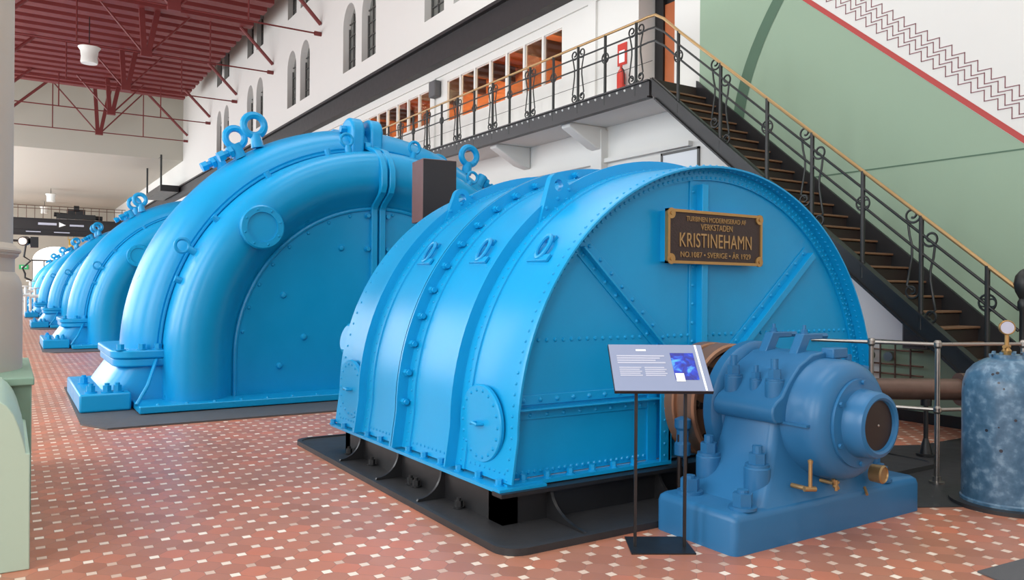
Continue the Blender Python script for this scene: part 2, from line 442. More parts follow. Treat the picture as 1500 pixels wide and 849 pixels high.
# arched upper windows: grey leaded lights at the back of the deep reveals
nw = 40
for (y0, y1, z0, z1) in arches:
    lp = arch_loop(y0, y1, z0, z1)
    pane = MB().prism(lp, 'yz', XW+.26, XW+.30).build('window_%d' % nw, 'greypane'); struct(pane); nw += 1
    f = MB()
    for i in range(1, 3):
        y = y0+(y1-y0)*i/3; f.box(XW+.21, XW+.27, y-.02, y+.02, z0, z1-.25)
    k = int((z1-z0)/.42)
    for i in range(1, k): f.box(XW+.21, XW+.27, y0, y1, z0+i*.42-.014, z0+i*.42+.014)
    f.box(XW+.20, XW+.27, y0, y0+.05, z0, z1-.7); f.box(XW+.20, XW+.27, y1-.05, y1, z0, z1-.7)
    f.build('window_frame', 'frame', pane)
# lit gallery windows
for (y0, y1, z0, z1) in lit:
    fr = MB()
    for a, b, c, d in ((y0, y0+.012, z0, z1), (y1-.012, y1, z0, z1), (y0, y1, z0, z0+.02), (y0, y1, z1-.02, z1)): fr.box(XW+.03, XW+.06, a, b, c, d)
    o = struct(fr.build('window_%d' % nw, 'white')); nw += 1
    MB().box(XW+.042, XW+.048, y0+.012, y1-.012, z0+.03, z1-.03).build('pane', 'glasspane', o)
# the timber-lined room behind them
for nm, q in (('wall_timber_back', [[(12.6, 11.5, 4.9), (12.6, 11.5, 8.2)], [(12.6, 31, 4.9), (12.6, 31, 8.2)]]),
              ('ceiling_timber', [[(XW+.12, 11.5, 8.2), (12.6, 11.5, 8.2)], [(XW+.12, 31, 8.2), (12.6, 31, 8.2)]]),
              ('floor_timber', [[(XW+.12, 11.5, 4.9), (12.6, 11.5, 4.9)], [(XW+.12, 31, 4.9), (12.6, 31, 4.9)]]),
              ('wall_timber_near', [[(XW+.12, 11.5, 4.9), (XW+.12, 11.5, 8.2)], [(12.6, 11.5, 4.9), (12.6, 11.5, 8.2)]]),
              ('wall_timber_far', [[(XW+.12, 31, 4.9), (XW+.12, 31, 8.2)], [(12.6, 31, 4.9), (12.6, 31, 8.2)]])):
    struct(MB().grid(q).build(nm, 'orange', norm=False))
for k, y in enumerate((13.6, 15.3, 17.0, 19.6, 21.3, 23.0, 26.5, 29.)):
    b = MB(); b.box(XW+.5, 12.6, y-.09, y+.09, 7.75, 8.2)
    struct(b.build('trim_%d' % (10+k), 'riser'))
cab = [(13.2, .9), (14.8, .7), (16.3, 1.0), (20.1, .8), (22.2, .9), (27.5, 1.)]
for k, (y, wd) in enumerate(cab):
    c = MB(); c.box(11.7, 12.5, y, y+wd, 4.9, 6.55)
    for q in (5.3, 5.75, 6.2): c.box(11.66, 11.7, y+.05, y+wd-.05, q, q+.38)
    tag(c.build('tall_cabinet', 'riser'), ['dark cabinet behind the nearest end of the lit gallery windows', 'dark cabinet second from the near end of the lit room', 'dark cabinet in the middle of the nearer window group', 'dark cabinet behind the farther group of lit windows', 'dark cabinet at the far side of the farther lit windows', 'dark cabinet behind the farthest lit windows'][k], 'cabinet')
# door in its niche
d = MB(); d.box(XW+.46, XW+.55, 9.74, 10.65, 4.92, 7.0); dd = struct(d.build('door_1', 'black'))
d = MB(); d.box(XW+.42, XW+.47, 9.74, 10.42, 4.95, 6.75); dl = d.build('door_leaf', 'door', dd, bevel=.01)
d = MB(); d.box(XW+.38, XW+.55, 10.42, 10.63, 4.92, 6.95); d.build('door_post', 'black', dd)
# crane runway girder along the right wall
g = MB(); g.box(XW-.3, XW-.004, 9.2, 92.9, 7.385, 8.0); g.box(XW-.42, XW-.004, 9.2, 92.9, 7.95, 8.03)
tag(g.build('crane_runway_girder', 'beam'), 'long dark crane girder running along the white wall above the lit windows', 'girder')
# white cornice strip above the lit windows
struct(MB().box(XW-.05, XW, 9.16, 60, 7.15, 7.38).build('trim_30', 'white'))
for k, y in enumerate((11.64, 18.4, 24.6)):
    struct(MB().box(XW-.16, XW, y-.16, y+.16, 0, 4.62).build('trim_%d' % (31+k), 'white'))
    struct(MB().box(XW-.05, XW, y-.12+.3, y+.12+.3, 4.92, 7.15).build('trim_%d' % (36+k), 'white'))
# ledge under the gallery
struct(MB().box(XW-.10, XW, 9.3, 40, 4.0, 4.08).build('trim_40', 'white'))

# ------------------------------------------------------------------ gallery
ZG = 4.92; XG = 8.5; YE = 9.25; YF = 40.
ga = thing('gallery', 'white gallery with dark riveted edge girder along the right wall', 'gallery', (XG, 20, ZG-.15))
MB().box(XG+.05, XW-.01, YE-.05, YF, ZG-.24, ZG).build('slab', 'white', ga)
gb = MB(); gb.box(XG-.02, XG+.06, YE, YF, ZG-.26, ZG+.01)
gb.box(XG-.06, XG+.06, YE, YF, ZG-.275, ZG-.245); gb.box(XG-.06, XG+.06, YE, YF, ZG-.01, ZG+.015)
gb.build('edge_girder', 'graybeam', ga)
y = YE+.2
while y < 24:
    MB().dome((XG-.02, y, ZG-.045), (-1, 0, 0), .024).build('rivet', 'white', ga); y += .19
for y in (11.64, 14.2, 18.4, 21.5, 24.6):
    b = MB(); b.prism([(XG+.12, ZG-.24), (XW-.01, ZG-.24), (XW-.01, ZG-.70), (XW-.28, ZG-.64), (XG+.12, ZG-.32)], 'xz', y-.13, y+.13)
    b.build('bracket', 'white', ga, bevel=.02)

# railing posts (prototypes made at the origin, base z = 0, outward side -X)
def scroll(mb, cy, cz, r0, s, turns=1.35, a0=0., rr=.009):
    pts = []
    for i in range(26):
        a = a0+s*2*PI*turns*i/25; r = r0*(1-.72*i/25)
        pts.append((0, cy+r*math.cos(a), cz+r*math.sin(a)))
    mb.tube(pts, rr, 6)
def plain_post(root, x, y, z0, h):
    m = MB(); m.cyl((x, y, z0-.18), (x, y, z0+h), .026, n=10); m.cyl((x, y, z0-.02), (x, y, z0+.02), .035, n=10)
    p = m.build('post', 'iron', root)
    m = MB(); m.torus((x, y, z0+h-.38), (1, 0, 0), .085, .012, 20, 6); m.torus((x, y-.045, z0+h-.38), (1, 0, 0), .04, .009, 14, 6); m.torus((x, y+.045, z0+h-.38), (1, 0, 0), .04, .009, 14, 6)
    m.build('ring_ornament', 'iron', p)
def ornate_post(root, x, y, z0, h, sl=0.):
    m = MB(); m.cyl((x, y, z0-.18), (x, y, z0+h), .026, n=10); m.cyl((x, y, z0-.02), (x, y, z0+.02), .035, n=10)
    p = m.build('post', 'iron', root)
    m = MB()
    for s in (-1, 1):
        d = .17*s
        sk = sl*d
        pts = [(0, d*.55, .12), (0, d*.95, .18), (0, d*.8, .32), (0, d*.62, .5), (0, d*.62, .62), (0, d*.8, .74), (0, d*.9, h-.2)]
        m.tube([(x, y+q[1], z0+q[2]+sk) for q in pts], .013, 6)
        mm = MB()
        for (cz, rr, a0) in ((h-.12, .098, PI if s > 0 else 0), (.11, .09, PI if s > 0 else 0)):
            n = 24
            q = []
            for i in range(n+1):
                a = a0+s*2*PI*1.3*i/n; r = rr*(1-.72*i/n)
                q.append((x, y+d*.62+r*math.cos(a), z0+cz+sk+r*math.sin(a)))
            m.tube(q, .0135, 6)
    m.build('scrollwork', 'iron', p)
def zhr(y): return 1.603+.815*(y-3.813)
def zst(y): return .887+.82*(y-4.266)
gr = thing('gallery_railing', 'black iron railing with brass handrail along the gallery edge', 'railing', (XG, 16, ZG))
m = MB(); m.tube([(XG, 40, ZG+1.01), (XG, 9.5, ZG+1.01), (XG, 9.3, ZG+1.015), (XG, 9.14, ZG+1.0)], .022, 10); m.build('handrail', 'brass', gr)
for h in (.81, .60):
    m = MB(); m.tube([(XG, 40, ZG+h), (XG, 9.5, ZG+h), (XG, 9.3, ZG+h+.01), (XG, 9.14, ZG+h)], .015, 8); m.build('rail', 'iron', gr)
m = MB(); m.tube([(XG, 40, ZG+.3), (XG, 9.2, ZG+.3)], .005, 5); m.build('wire', 'iron', gr)
gy = [9.58, 10.36, 11.11, 11.86, 12.63, 13.37, 14.03, 14.8]
while gy[-1] < 26: gy.append(gy[-1]+.76)
for i, y in enumerate(gy):
    (ornate_post if i % 2 == 0 else plain_post)(gr, XG, y, ZG, 1.0)
sr = thing('stair_railing', 'black iron stair railing with scrolled posts and brass handrail', 'railing', (XG, 6, zst(6)))
ys = [9.14, 8.95, 8.6]+[8.2-.4*i for i in range(11)]+[3.86]
def zh2(y): return ZG+1.0-.0 if y > 9.1 else zhr(y)+max(0, (y-8.6))*.05
m = MB(); m.tube([(XG, y, zh2(y)) for y in ys], .022, 10); m.build('handrail', 'brass', sr)
for h in (.2, .41):
    m = MB(); m.tube([(XG, y, zh2(y)-h) for y in ys], .016, 8); m.build('rail', 'iron', sr)
for i, y in enumerate([8.63, 7.79, 6.97, 6.27, 5.57, 4.86, 4.16]):
    z0 = zst(y); (plain_post if i % 2 == 0 else ornate_post)(sr, XG, y, z0, zhr(y)-z0, *(() if i % 2 == 0 else (.8,)))

zn = zst(3.82)
m = MB(); m.lathe([(.05, -.1), (.05, .12), (.035, .16), (.032, .9), (.05, .94), (.05, 1.0), (.035, 1.03), (.07, 1.10), (.085, 1.18), (.07, 1.26), (.03, 1.31), (.0, 1.33)], (XG, 3.82, zn), (0, 0, 1), 20); m.build('newel_post', 'iron', sr)
# staircase
sc = thing('staircase', 'dark steel staircase with wooden treads rising along the green wall', 'staircase', (9.0, 3.2, 0))
m = MB(); m.prism([(9.19, zst(9.19)+.03), (3.25, zst(3.25)), (3.25, 0), (3.49, 0), (9.19, zst(9.19)-.25)], 'yz', XG-.02, XG+.03)
def offs(dz, a, b): return [(a, zst(a)+dz), (b, zst(b)+dz), (b, zst(b)+dz-.03), (a, zst(a)+dz-.03)]
m.prism(offs(.015, 9.19, 3.25), 'yz', XG-.06, XG+.06); m.prism(offs(-.235, 9.1, 3.5), 'yz', XG-.06, XG+.06)
m.build('stringer', 'black', sc)
m = MB(); m.prism([(9.19, zst(9.19)+.12), (3.1, zst(3.1)+.12), (3.1, 0), (3.49, 0), (9.19, zst(9.19)-.25)], 'yz', XW-.05, XW-.002); m.build('stringer', 'black', sc)
nt_ = 28; run = .175/.82
y0s = 4.266+(.175-.857)/.82
for k in range(1, nt_):
    yk = y0s+(k-1)*run; zk = .175*k
    m = MB(); m.box(XG+.03, XW-.05, yk-.02, yk+run+.02, zk-.026, zk); tr = m.build('tread', 'wood', sc, bevel=.006)
    m = MB(); m.box(XG+.03, XW-.05, yk+.01, yk+.03, zk-.175, zk-.035); m.build('riser', 'riser', sc)
m = MB(); m.box(XG+.03, XW-.05, 9.18, 9.24, 4.745, 4.93); m.build('riser', 'riser', sc)
# underside board of the flight
m = MB(); m.prism([(9.2, zst(9.2)-.24), (3.5, zst(3.5)-.24), (3.5, zst(3.5)-.26), (9.2, zst(9.2)-.26)], 'yz', XG+.03, XW-.05); m.build('soffit', 'white', sc)

# small fittings on the white wall
fe = thing('fire_extinguisher', 'red fire extinguisher with sign on gallery wall beside the door', 'extinguisher', (XW-.1, 11.0, 5.15))
m = MB(); m.lathe([(.02, 0), (.075, .02), (.08, .4), (.05, .47), (.025, .5), (.025, .56)], (XW-.1, 11.0, 5.15), (0, 0, 1), 16); m.build('cylinder_body', 'red', fe)
m = MB(); m.box(XW-.02, XW-.003, 10.95, 11.2, 5.75, 6.15); m.build('sign_plate', 'red', fe)
m = MB(); m.box(XW-.024, XW-.02, 11.0, 11.15, 5.8, 6.02); m.build('sign_label', 'whiteprint', fe)
m = MB(); m.tube([(XW-.1, 11.0, 5.68), (XW-.12, 10.9, 5.6), (XW-.1, 10.9, 5.35)], .012, 6); m.build('hose', 'black', fe)
ws = thing('wall_speaker', 'small dark grey loudspeaker on the wall between window groups', 'loudspeaker', (XW-.1, 18.42, 6.75))
m = MB(); m.box(XW-.22, XW-.02, 18.25, 18.6, 6.62, 7.05); m.build('cabinet', 'mat_dark', ws, bevel=.04)
m = MB(); m.box(XW-.02, XW, 18.38, 18.46, 6.75, 6.9); m.build('mount', 'black', ws)
m = MB(); m.box(XW-.05, XW-.01, 5.1, 6.0, .95, 1.8); m.box(XW-.055, XW-.045, 5.1, 6.0, .93, .97)
nb = tag(MB().prism([(5.56, 1.0), (6.6, 1.0), (6.6, 2.3), (6.3, 2.24), (5.56, 1.63)], 'yz', XW-.05, XW-.01).build('notice_board', 'board', bevel=.008), 'blank white board on the green wall under the stairs', 'board'); m.bm.free()
cb = thing('grey_cabinet', 'narrow dark grey cabinet under the stairs beside the white board', 'cabinet', (XW-.15, 5.4, 0))
m = MB(); m.box(XW-.22, XW-.02, 5.22, 5.54, .92, 1.36); m.build('body', 'mat_dark', cb, bevel=.01)
m = MB(); m.box(XW-.235, XW-.22, 5.25, 5.51, .95, 1.33); m.build('door', 'graybeam', cb)
nf = thing('framed_notice', 'small framed notice on the white wall under the gallery end', 'notice', (XW-.02, 9.6, 3.4))
m = MB(); m.box(XW-.02, XW-.004, 9.15, 10.0, 3.0, 3.95); m.build('sheet', 'board', nf)
m = MB()
for q in ((9.13, 10.02, 3.93, 3.97), (9.13, 10.02, 2.98, 3.02), (9.13, 9.17, 2.98, 3.97), (9.98, 10.02, 2.98, 3.97)): m.box(XW-.035, XW-.004, *q)
m.build('frame', 'frame', nf)
# rack of instruments and thin pipes below the board
ri = thing('pipe_manifold', 'rack of thin pipes and gauges below the white board', 'pipework', (XW-.1, 6.0, .3))
for z in (.88, .70, .58): 
    m = MB(); m.tube([(XW-.08, 6.9, z), (XW-.08, 5.35, z)], .012, 6); m.build('pipe', 'pipe', ri)
for i in range(7):
    y = 6.7-i*.2
    m = MB(); m.tube([(XW-.1, y, .95), (XW-.1, y, .45), (XW-.16, y, .4)], .012, 6); m.build('pipe', 'pipe', ri)
for i in range(4):
    y = 6.6-i*.28
    m = MB(); m.cyl((XW-.08, y, .80), (XW-.16, y, .80), .06, n=16); m.build('gauge', 'steel', ri)
m = MB(); m.lathe([(.01, -.14), (.14, -.08), (.14, .08), (.01, .14)], (XW-.25, 6.35, .5), (1, 0, 0), 18); m.build('valve_body', 'black', ri)

# ------------------------------------------------------------------ roof: red deck, trusses, lamps
rd = thing('red_roof_deck', 'oxide red roof deck of close purlins high above the hall', 'roof', (4.5, 33, 12.6))
MB().box(-5.9, 8.5, 16, 48.7, 12.75, 12.85).build('boarding', 'redpanel', rd)
y = 48.6; k = 0
while y > 16:
    MB().box(-5.9, 8.55, y-.26, y+.26, 12.5, 12.76).build('purlin', 'redsteel', rd); y -= 1.0
def make_truss(zt):
    t = thing('roof_truss', 'x', 'truss', (4.53, 0, 10.8), 'red roof trusses')
    h = zt-10.8
    MB().cyl((-5.95, 0, 10.8), (9.45, 0, 10.8), .03, n=8).build('tie_rod', 'redsteel', t)
    m = MB(); m.box(4.33, 4.73, -.12, .12, 10.65, 10.9); m.build('node_plate', 'redsteel', t)
    for s, d in ((-1, .10), (1, .32)):
        m = MB(); x0 = 4.53+s*.08; x1 = 4.53+s*(.08+d*h/1.7)
        m.prism([(x0-.1, 10.85), (x0+.1, 10.85), (x1+.1, zt), (x1-.1, zt)], 'xz', -.1, .1); m.build('post', 'redsteel', t)
        MB().cyl((4.53+s*.15, 0, 10.85), (4.53+s*(.15+.85*h), 0, zt), .04, n=8).build('diagonal', 'redsteel', t)
        MB().cyl((4.53+s*2.4, 0, 10.8), (4.53+s*2.4, 0, zt), .03, n=8).build('hanger', 'redsteel', t)
        MB().cyl((4.53+s*4.95, 0, 11.15), (4.53+s*(4.95-(zt-11.15)), 0, zt), .075, n=8).build('brace', 'redsteel', t)
    m = MB(); m.cyl((9.25, 0, 10.8), (9.5, 0, 10.8), .08, n=10); m.build('wall_shoe', 'redsteel', t)
    return t
tn = ['farthest red roof truss hanging in the white bay beyond the deck', 'red roof truss at the far edge of the red deck', 'red roof truss third from the far end', 'red roof truss fourth from the far end', 'nearest visible red roof truss with its rod ending on the wall at top', 'red roof truss just out of the top of the photo']
tl_ = make_truss(14.2); tl_.location.y = 52.7; tl_['label'] = tn[0]
tp = make_truss(12.5); tp.location.y = 46.2; tp['label'] = tn[1]
for i, y in enumerate((40.1, 33.8, 27.7)):
    dup(tp, (4.53, y, 10.8), tn[i+2])
def pendant(loc, top, label, s=1., first=None):
    if first is not None: return dup(first, loc, label)
    p = thing('pendant_lamp', label, 'lamp', loc, 'hall pendant lamps')
    x, y, z = loc
    m = MB(); m.lathe([(.30, 0), (.32, .06), (.30, .25), (.33, .5), (.42, .64), (.40, .66), (.1, .66)], loc, (0, 0, 1), 24); m.build('lamp_shade', 'lampwhite', p)
    m = MB(); m.cyl((x, y, z+.66), (x, y, top), .02, n=6); m.build('rod', 'iron', p)
    return p
p1 = pendant((2.72, 36, 10.62), 12.5, 'white bell pendant lamp hanging under the red deck')
p2 = pendant((3.0, 76, 8.65), 9.78, 'small pale pendant lamp hanging from the far ceiling')
p3 = pendant((2.95, 88, 8.6), 9.78, 'farthest pale pendant lamp just above the travelling crane', first=None)

# ------------------------------------------------------------------ travelling crane, far end
cr = thing('travelling_crane', 'dark overhead travelling crane with white plates spanning the far end', 'crane', (4.5, 80, 6.1))
m = MB(); m.box(-5.9, 9.05, 79.7, 80.3, 6.55, 7.5); m.box(-5.9, 9.05, 79.8, 80.2, 6.1, 6.6); m.box(-5.9, 9.05, 79.6, 80.4, 7.45, 7.52); m.box(-5.9, 9.05, 79.6, 80.4, 6.05, 6.12); m.build('bridge_girder', 'beam', cr)
m = MB()
m.box(3.6, 6.6, 79.5, 81, 7.6, 8.0); m.box(4.4, 5.8, 79.6, 80.8, 8.0, 8.45); m.cyl((3.4, 80, 7.95), (7.2, 80, 7.75), .2, n=12); m.cyl((4.9, 79.5, 8.5), (5.3, 79.5, 8.5), .25, n=12)
m.build('trolley', 'black', cr)
rl = MB()
for z in (8.35, 8.6): rl.tube([(-5.9, 79.6, z), (9.05, 79.6, z)], .03, 5)
for i in range(24): rl.cyl((-5.5+i*.62, 79.6, 7.5), (-5.5+i*.62, 79.6, 8.6), .03, n=5)
rl.build('walkway_rail', 'pipe', cr)
for x0, x1, z0, z1 in ((2.2, 3.6, 6.95, 7.15), (4.6, 5.7, 6.92, 7.08), (1.3, 2.4, 6.3, 6.38), (3.4, 4.6, 6.3, 6.38)):
    m = MB(); m.box(x0, x1, 79.66, 79.7, z0, z1); m.build('name_plate', 'print', cr)
m = MB(); m.prism([(3.78, 6.8), (4.3, 7.0), (3.78, 7.25)], 'xz', 79.66, 79.7); m.build('emblem', 'whiteprint', cr)
m = MB()
for x in (4.5, 4.9, 5.0): m.cyl((x, 80, 6.1), (x, 80, 5.7), .03, n=6)
m.box(4.55, 5.05, 79.8, 80.2, 5.25, 5.8); m.lathe([(.28, 0), (.22, -.5), (.08, -.9), (.08, -1.0)], (4.8, 80, 5.3), (0, 0, 1), 14)
m.tube([(4.8, 80, 4.4), (4.95, 80, 4.2), (4.8, 80, 4.02), (4.62, 80, 4.15)], .07, 6); hk = m.build('hook_block', 'yellow', cr)
# balcony high on the right wall, far along
bl = thing('balcony_platform', 'dark balcony platform high on the right wall above the second machine', 'balcony', (8.8, 56, 7.9))
MB().box(8.0, XW-.43, 53.2, 59.2, 7.62, 8.02).build('platform', 'black', bl)
for x, y in ((8.05, 59.1), (8.05, 53.3)): MB().cyl((x, y, 8.0), (x, y, 9.9), .06, n=8).build('post', 'iron', bl)
MB().cyl((8.05, 53.3, 9.8), (8.05, 59.1, 9.8), .012, n=6).build('rail', 'iron', bl)
# exit sign, spot light and bracket near the left column
tag(MB().box(.95, 1.75, 92.9, 92.98, 3.3, 3.75).build('exit_sign', 'exitgreen'), 'small green exit sign on the far end wall', 'sign')
m = MB(); m.box(1.15, 1.25, 92.88, 92.9, 3.4, 3.65); m.box(1.3, 1.6, 92.88, 92.9, 3.48, 3.57); m.build('arrow_mark', 'whiteprint', bpy.data.objects['exit_sign'])
sp = thing('stage_light', 'lit black stage light on a bracket beside the left column', 'lamp', (-.35, 16.3, 0))
m = MB(); m.cyl((.22, 16.05, 2.38), (.27, 16.3, 2.40), .08, n=16); m.box(.33, .45, 16.0, 16.25, 2.28, 2.46); m.build('housing', 'black', sp)
m = MB(); m.cyl((.212, 16.03, 2.38), (.22, 16.06, 2.38), .06, n=16); m.build('lens', 'spot', sp)
m = MB(); m.tube([(.27, 16.3, 2.35), (.24, 16.3, 2.12), (.34, 16.3, 2.05), (.22, 16.3, 1.92), (.26, 16.3, 1.82), (.26, 16.3, 1.75), (.36, 16.3, 1.70)], .018, 6); m.build('arm', 'black', sp)
m = MB(); m.cyl((.27, 16.3, 2.4), (-.35, 16.3, 2.4), .02, n=8); m.cyl((-.35, 16.3, 0), (-.35, 16.3, 2.42), .03, n=10); m.cyl((-.35, 16.3, 0), (-.35, 16.3, .03), .2, n=18); m.build('stand', 'black', sp)
# pale valve cluster by the farthest machines
vv = thing('valve_cluster', 'white painted valves and pipes beside the farthest machine', 'pipework', (.75, 52, 0))
for i, (x, y, h) in enumerate(((.55, 51, 1.2), (.85, 51.6, 1.6), (1.1, 52.5, 1.9), (.75, 52.4, 1.4), (1.3, 51.5, 1.5))):
    m = MB(); m.cyl((x, y, 0), (x, y, h), .07, n=8); m.cyl((x-.2, y, h*.7), (x+.2, y, h*.7), .1, n=8); m.torus((x, y, h), (0, 0, 1), .2, .03, 14, 6); m.build('valve', 'lampwhite', vv)

# ------------------------------------------------------------------ left column on its green plinth
pl = thing('column_plinth', 'pale green plinth with scrolled end under the left column', 'plinth', (-.6, 7, 0))
m = MB(); m.box(-1.5, .15, 6.55, 8.3, 0, .92); m.box(-1.53, .165, 6.5, 8.35, .90, .955); m.build('block', 'midgreen', pl, bevel=.008)
m = MB(); m.prism([(-1.5, 0), (.116, 0), (.113, .655), (.094, .657), (.09, .69), (.08, .731), (.06, .81), (.034, .881), (.001, .933), (-.031, .958), (-.12, .985), (-.25, 1.0), (-1.5, 1.0)], 'xz', 5.2, 6.6); m.build('scrolled_wing', 'palegreen', pl, bevel=.006)
co = thing('hall_column', 'pale round column on the green plinth at the left edge', 'column', (-.62, 7.4, .955))
m = MB(); m.lathe([(.724, .0), (.724, .60), (.716, .67), (.695, .72), (.668, .755), (.668, .86), (.695, .885), (.695, .94), (.655, .98), (.655, 3.2), (.655, 11.5)], (-.62, 7.4, .955), (0, 0, 1), 40); m.build('shaft', 'columnp', co)
m = MB(); m.torus((-.62, 7.4, .955+.92), (0, 0, 1), .69, .022, 40, 8); m.build('collar', 'columnp', co)

# ------------------------------------------------------------------ generators
def eye(root, p, nrm, R=.13, r=.04, h=.16, name='lifting_eye', m='blue', ring_ax=None):
    p = Vector(p); d = Vector(nrm).normalized()
    b = MB(); b.cyl(p-d*.03, p+d*h, R*.62, R*.5, n=14); b.torus(p+d*(h+R*.85), ring_ax or (0, 1, 0), R, r, 24, 8)
    return b.build(name, m, root)
GX, GZ, GY = 4.80, .65, 10.7
def polar(r, deg, y): a = math.radians(deg); return Vector((GX+r*math.cos(a), y, GZ+r*math.sin(a)))
def make_generator(label):
    t = thing('generator_casing', label, 'generator', (GX, GY, 0), 'row of blue generators')
    ZB = .06
    # back shell
    prof = [(3.04, 11.46), (3.12, 11.42), (3.20, 11.44), (3.30, 11.52), (3.40, 11.66), (3.46, 11.84), (3.48, 12.05), (3.45, 12.5), (3.37, 12.9), (3.22, 13.25), (3.0, 13.45), (2.2, 13.5), (.02, 13.5)]
    m = MB(); arch_sweep(m, prof, GX, GZ, .62, 80); m.build('outer_shell', 'blue', t)
    # bulging front hood
    prof = [(2.17, 11.17), (2.20, 11.16), (2.25, 11.11), (2.31, 11.03), (2.37, 10.95), (2.43, 10.885), (2.50, 10.84), (2.58, 10.812), (2.66, 10.80), (2.76, 10.80), (2.84, 10.82), (2.92, 10.87), (2.985, 10.96), (3.025, 11.10), (3.045, 11.3), (3.05, 11.5)]
    m = MB(); arch_sweep(m, prof, GX, GZ, ZB, 80); m.build('front_hood', 'blue', t)
    # recessed disc with its rim and studs
    m = MB(); P = arch_path(GX, GZ, ZB, 64)
    fr = [m.bm.verts.new((x0+2.19*dx, 11.15, z0+2.19*dz)) for x0, z0, dx, dz in P]
    m.face(fr)
    for i in range(1, 20):
        p = polar(2.09, 180-9.47*i, 11.15); m.dome(p, (0, -1, 0), .03)
    m.build('end_plate', 'blue', t)
    m = MB(); m.tube([(x0+2.165*dx, 11.135, z0+2.165*dz) for x0, z0, dx, dz in P], .028, 8); m.build('rim_bead', 'blue', t)
    for (x, z) in ((3.6, .9), (3.25, .5), (4.15, 2.2), (5.7, 2.1), (3.3, 1.5)):
        m = MB(); m.dome((x, 11.15, z), (0, -1, 0), .05, .045, 10); m.build('bolt', 'blue', t)
    # seam pipe that runs down to the foot
    pts = [(1.36, 10.74, .13), (1.52, 10.98, .34), (1.66, 11.30, .62)]
    pts += [(x0+3.075*dx, 11.44, z0+3.075*dz) for x0, z0, dx, dz in arch_path(GX, GZ, .7, 60, 2)]
    m = MB(); m.tube(pts, .024, 8); m.build('seam_pipe', 'blue', t)
    for d in (160, 142, 124, 106, 74, 56, 38, 20):
        m = MB(); m.cyl(polar(2.99, d, 11.2), polar(3.12, d, 11.2), .045, n=8); m.build('bolt', 'blue', t)
    # portholes on the hood
    for d in (137, 43):
        c = polar(2.60, d, 10.80)
        m = MB(); m.lathe([(.29, -.1), (.30, .03), (.28, .055), (.205, .055), (.20, .03), (.0, .03)], c, (0, -1, 0), 36)
        for i in range(8):
            a = 2*PI*i/8+.3; m.dome(c+Vector((math.cos(a)*.245, -.055, math.sin(a)*.245)), (0, -1, 0), .018)
        m.build('porthole_cover', 'blue', t)
    # vertical joint of the two halves: a bent double strap over the front
    path = [(11.13, .4), (11.13, 2.8), (11.08, 2.86), (10.82, 3.02), (10.77, 3.12), (10.77, 3.36), (10.86, 3.52), (11.05, 3.68), (11.38, 3.78), (11.42, 3.86)]
    for s in (-1, 1):
        m = MB(); x = GX-.08+s*.065
        m.loft([[(x-.05, y-.05, z+(.0)), (x+.05, y-.05, z), (x+.05, y+.06, z-.02), (x-.05, y+.06, z-.02)] for y, z in path])
        m.build('joint_strap', 'blue', t, bevel=.015)
    for (z, y) in ((1.0, 11.15), (1.6, 11.15), (2.2, 11.15), (2.7, 11.15)):
        for s in (-1, 1):
            m = MB(); m.bolt((GX-.08+s*.16, y, z), (0, -1, 0), .035, .06); m.build('bolt', 'blue', t)
    # top clamp lobes
    for s in (-1, 1):
        m = MB(); x = GX-.16+s*.15
        pr = [(11.35, 3.60), (11.33, 3.98)]+[(11.60+.27*math.cos(PI-PI*i/8*.9), 4.03+.21*math.sin(PI-PI*i/8*.9)) for i in range(9)]+[(12.6, 4.20), (12.9, 4.1), (13.0, 3.7)]
        m.prism(pr, 'yz', x-.10, x+.10); m.build('top_clamp', 'blue', t, bevel=.04, seg=3)
    for i in range(4):
        m = MB(); y = 11.62+i*.36; m.cyl((GX-.50, y, 4.06), (GX+.18, y, 4.06), .06, n=6); m.build('clamp_bolt', 'blue', t)
    # lifting eyes: large on the shell shoulders, small on the seam
    for d, s in ((119, 1), (58, -1)):
        for y in (11.85, 13.0):
            n = polar(1, d, 0)-Vector((GX, 0, GZ)); eye(t, polar(3.5, d, y), (n.x*.35, 0, 1), .15, .055, .17)
            m = MB()
            q = polar(3.50, d+s*5, y); nn = Vector((n.x, 0, n.z)).normalized(); tt = Vector((-nn.z, 0, nn.x))*s
            m.cyl(q-nn*.05, q+nn*.16, .09, n=12); m.cyl(q+nn*.08-tt*.05, q+nn*.08+tt*.26, .05, n=8); m.cyl(q+nn*.08+tt*.2, q+nn*.08+tt*.29, .08, n=6); m.cyl(q+nn*.08+tt*.07, q+nn*.08+tt*.13, .095, n=6)
            m.build('shoulder_bolt', 'blue', t)
    for d in (152, 100, 80, 60, 28):
        n = polar(1, d, 0)-Vector((GX, 0, GZ)); eye(t, polar(3.02, d, 11.2), n, .09, .024, .12, 'eye_bolt')
    # left and right feet with flange, tapered shank and block
    for s in (-1, 1):
        fx = lambda v: GX+s*v
        def rect(v0, v1, y0, y1, z, c=.3):
            c = min(c, (v1-v0)*.48); q = []
            for cv, cy, a0 in ((v1-c, y1-c, 0), (v0+c*.3, y1-c*.3, PI/2), (v0+c*.3, y0+c*.3, PI), (v1-c, y0+c, 1.5*PI)):
                cc = c if cv > (v0+v1)/2 else c*.3
                q += [(cv+cc*math.cos(a0+PI/2*i/6), cy+cc*math.sin(a0+PI/2*i/6)) for i in range(7)]
            return [(fx(v), y, z) for v, y in q]
        m = MB(); m.loft([rect(2.95, 3.66, 11.30, 13.5, .66), rect(2.95, 3.66, 11.30, 13.5, .77)]); m.build('foot_flange', 'blue', t, bevel=.02)
        m = MB(); m.loft([rect(2.95, 3.63, 11.32, 13.48, .55), rect(2.95, 3.63, 11.32, 13.48, .66)]); m.build('foot_flange', 'blue', t, bevel=.02)
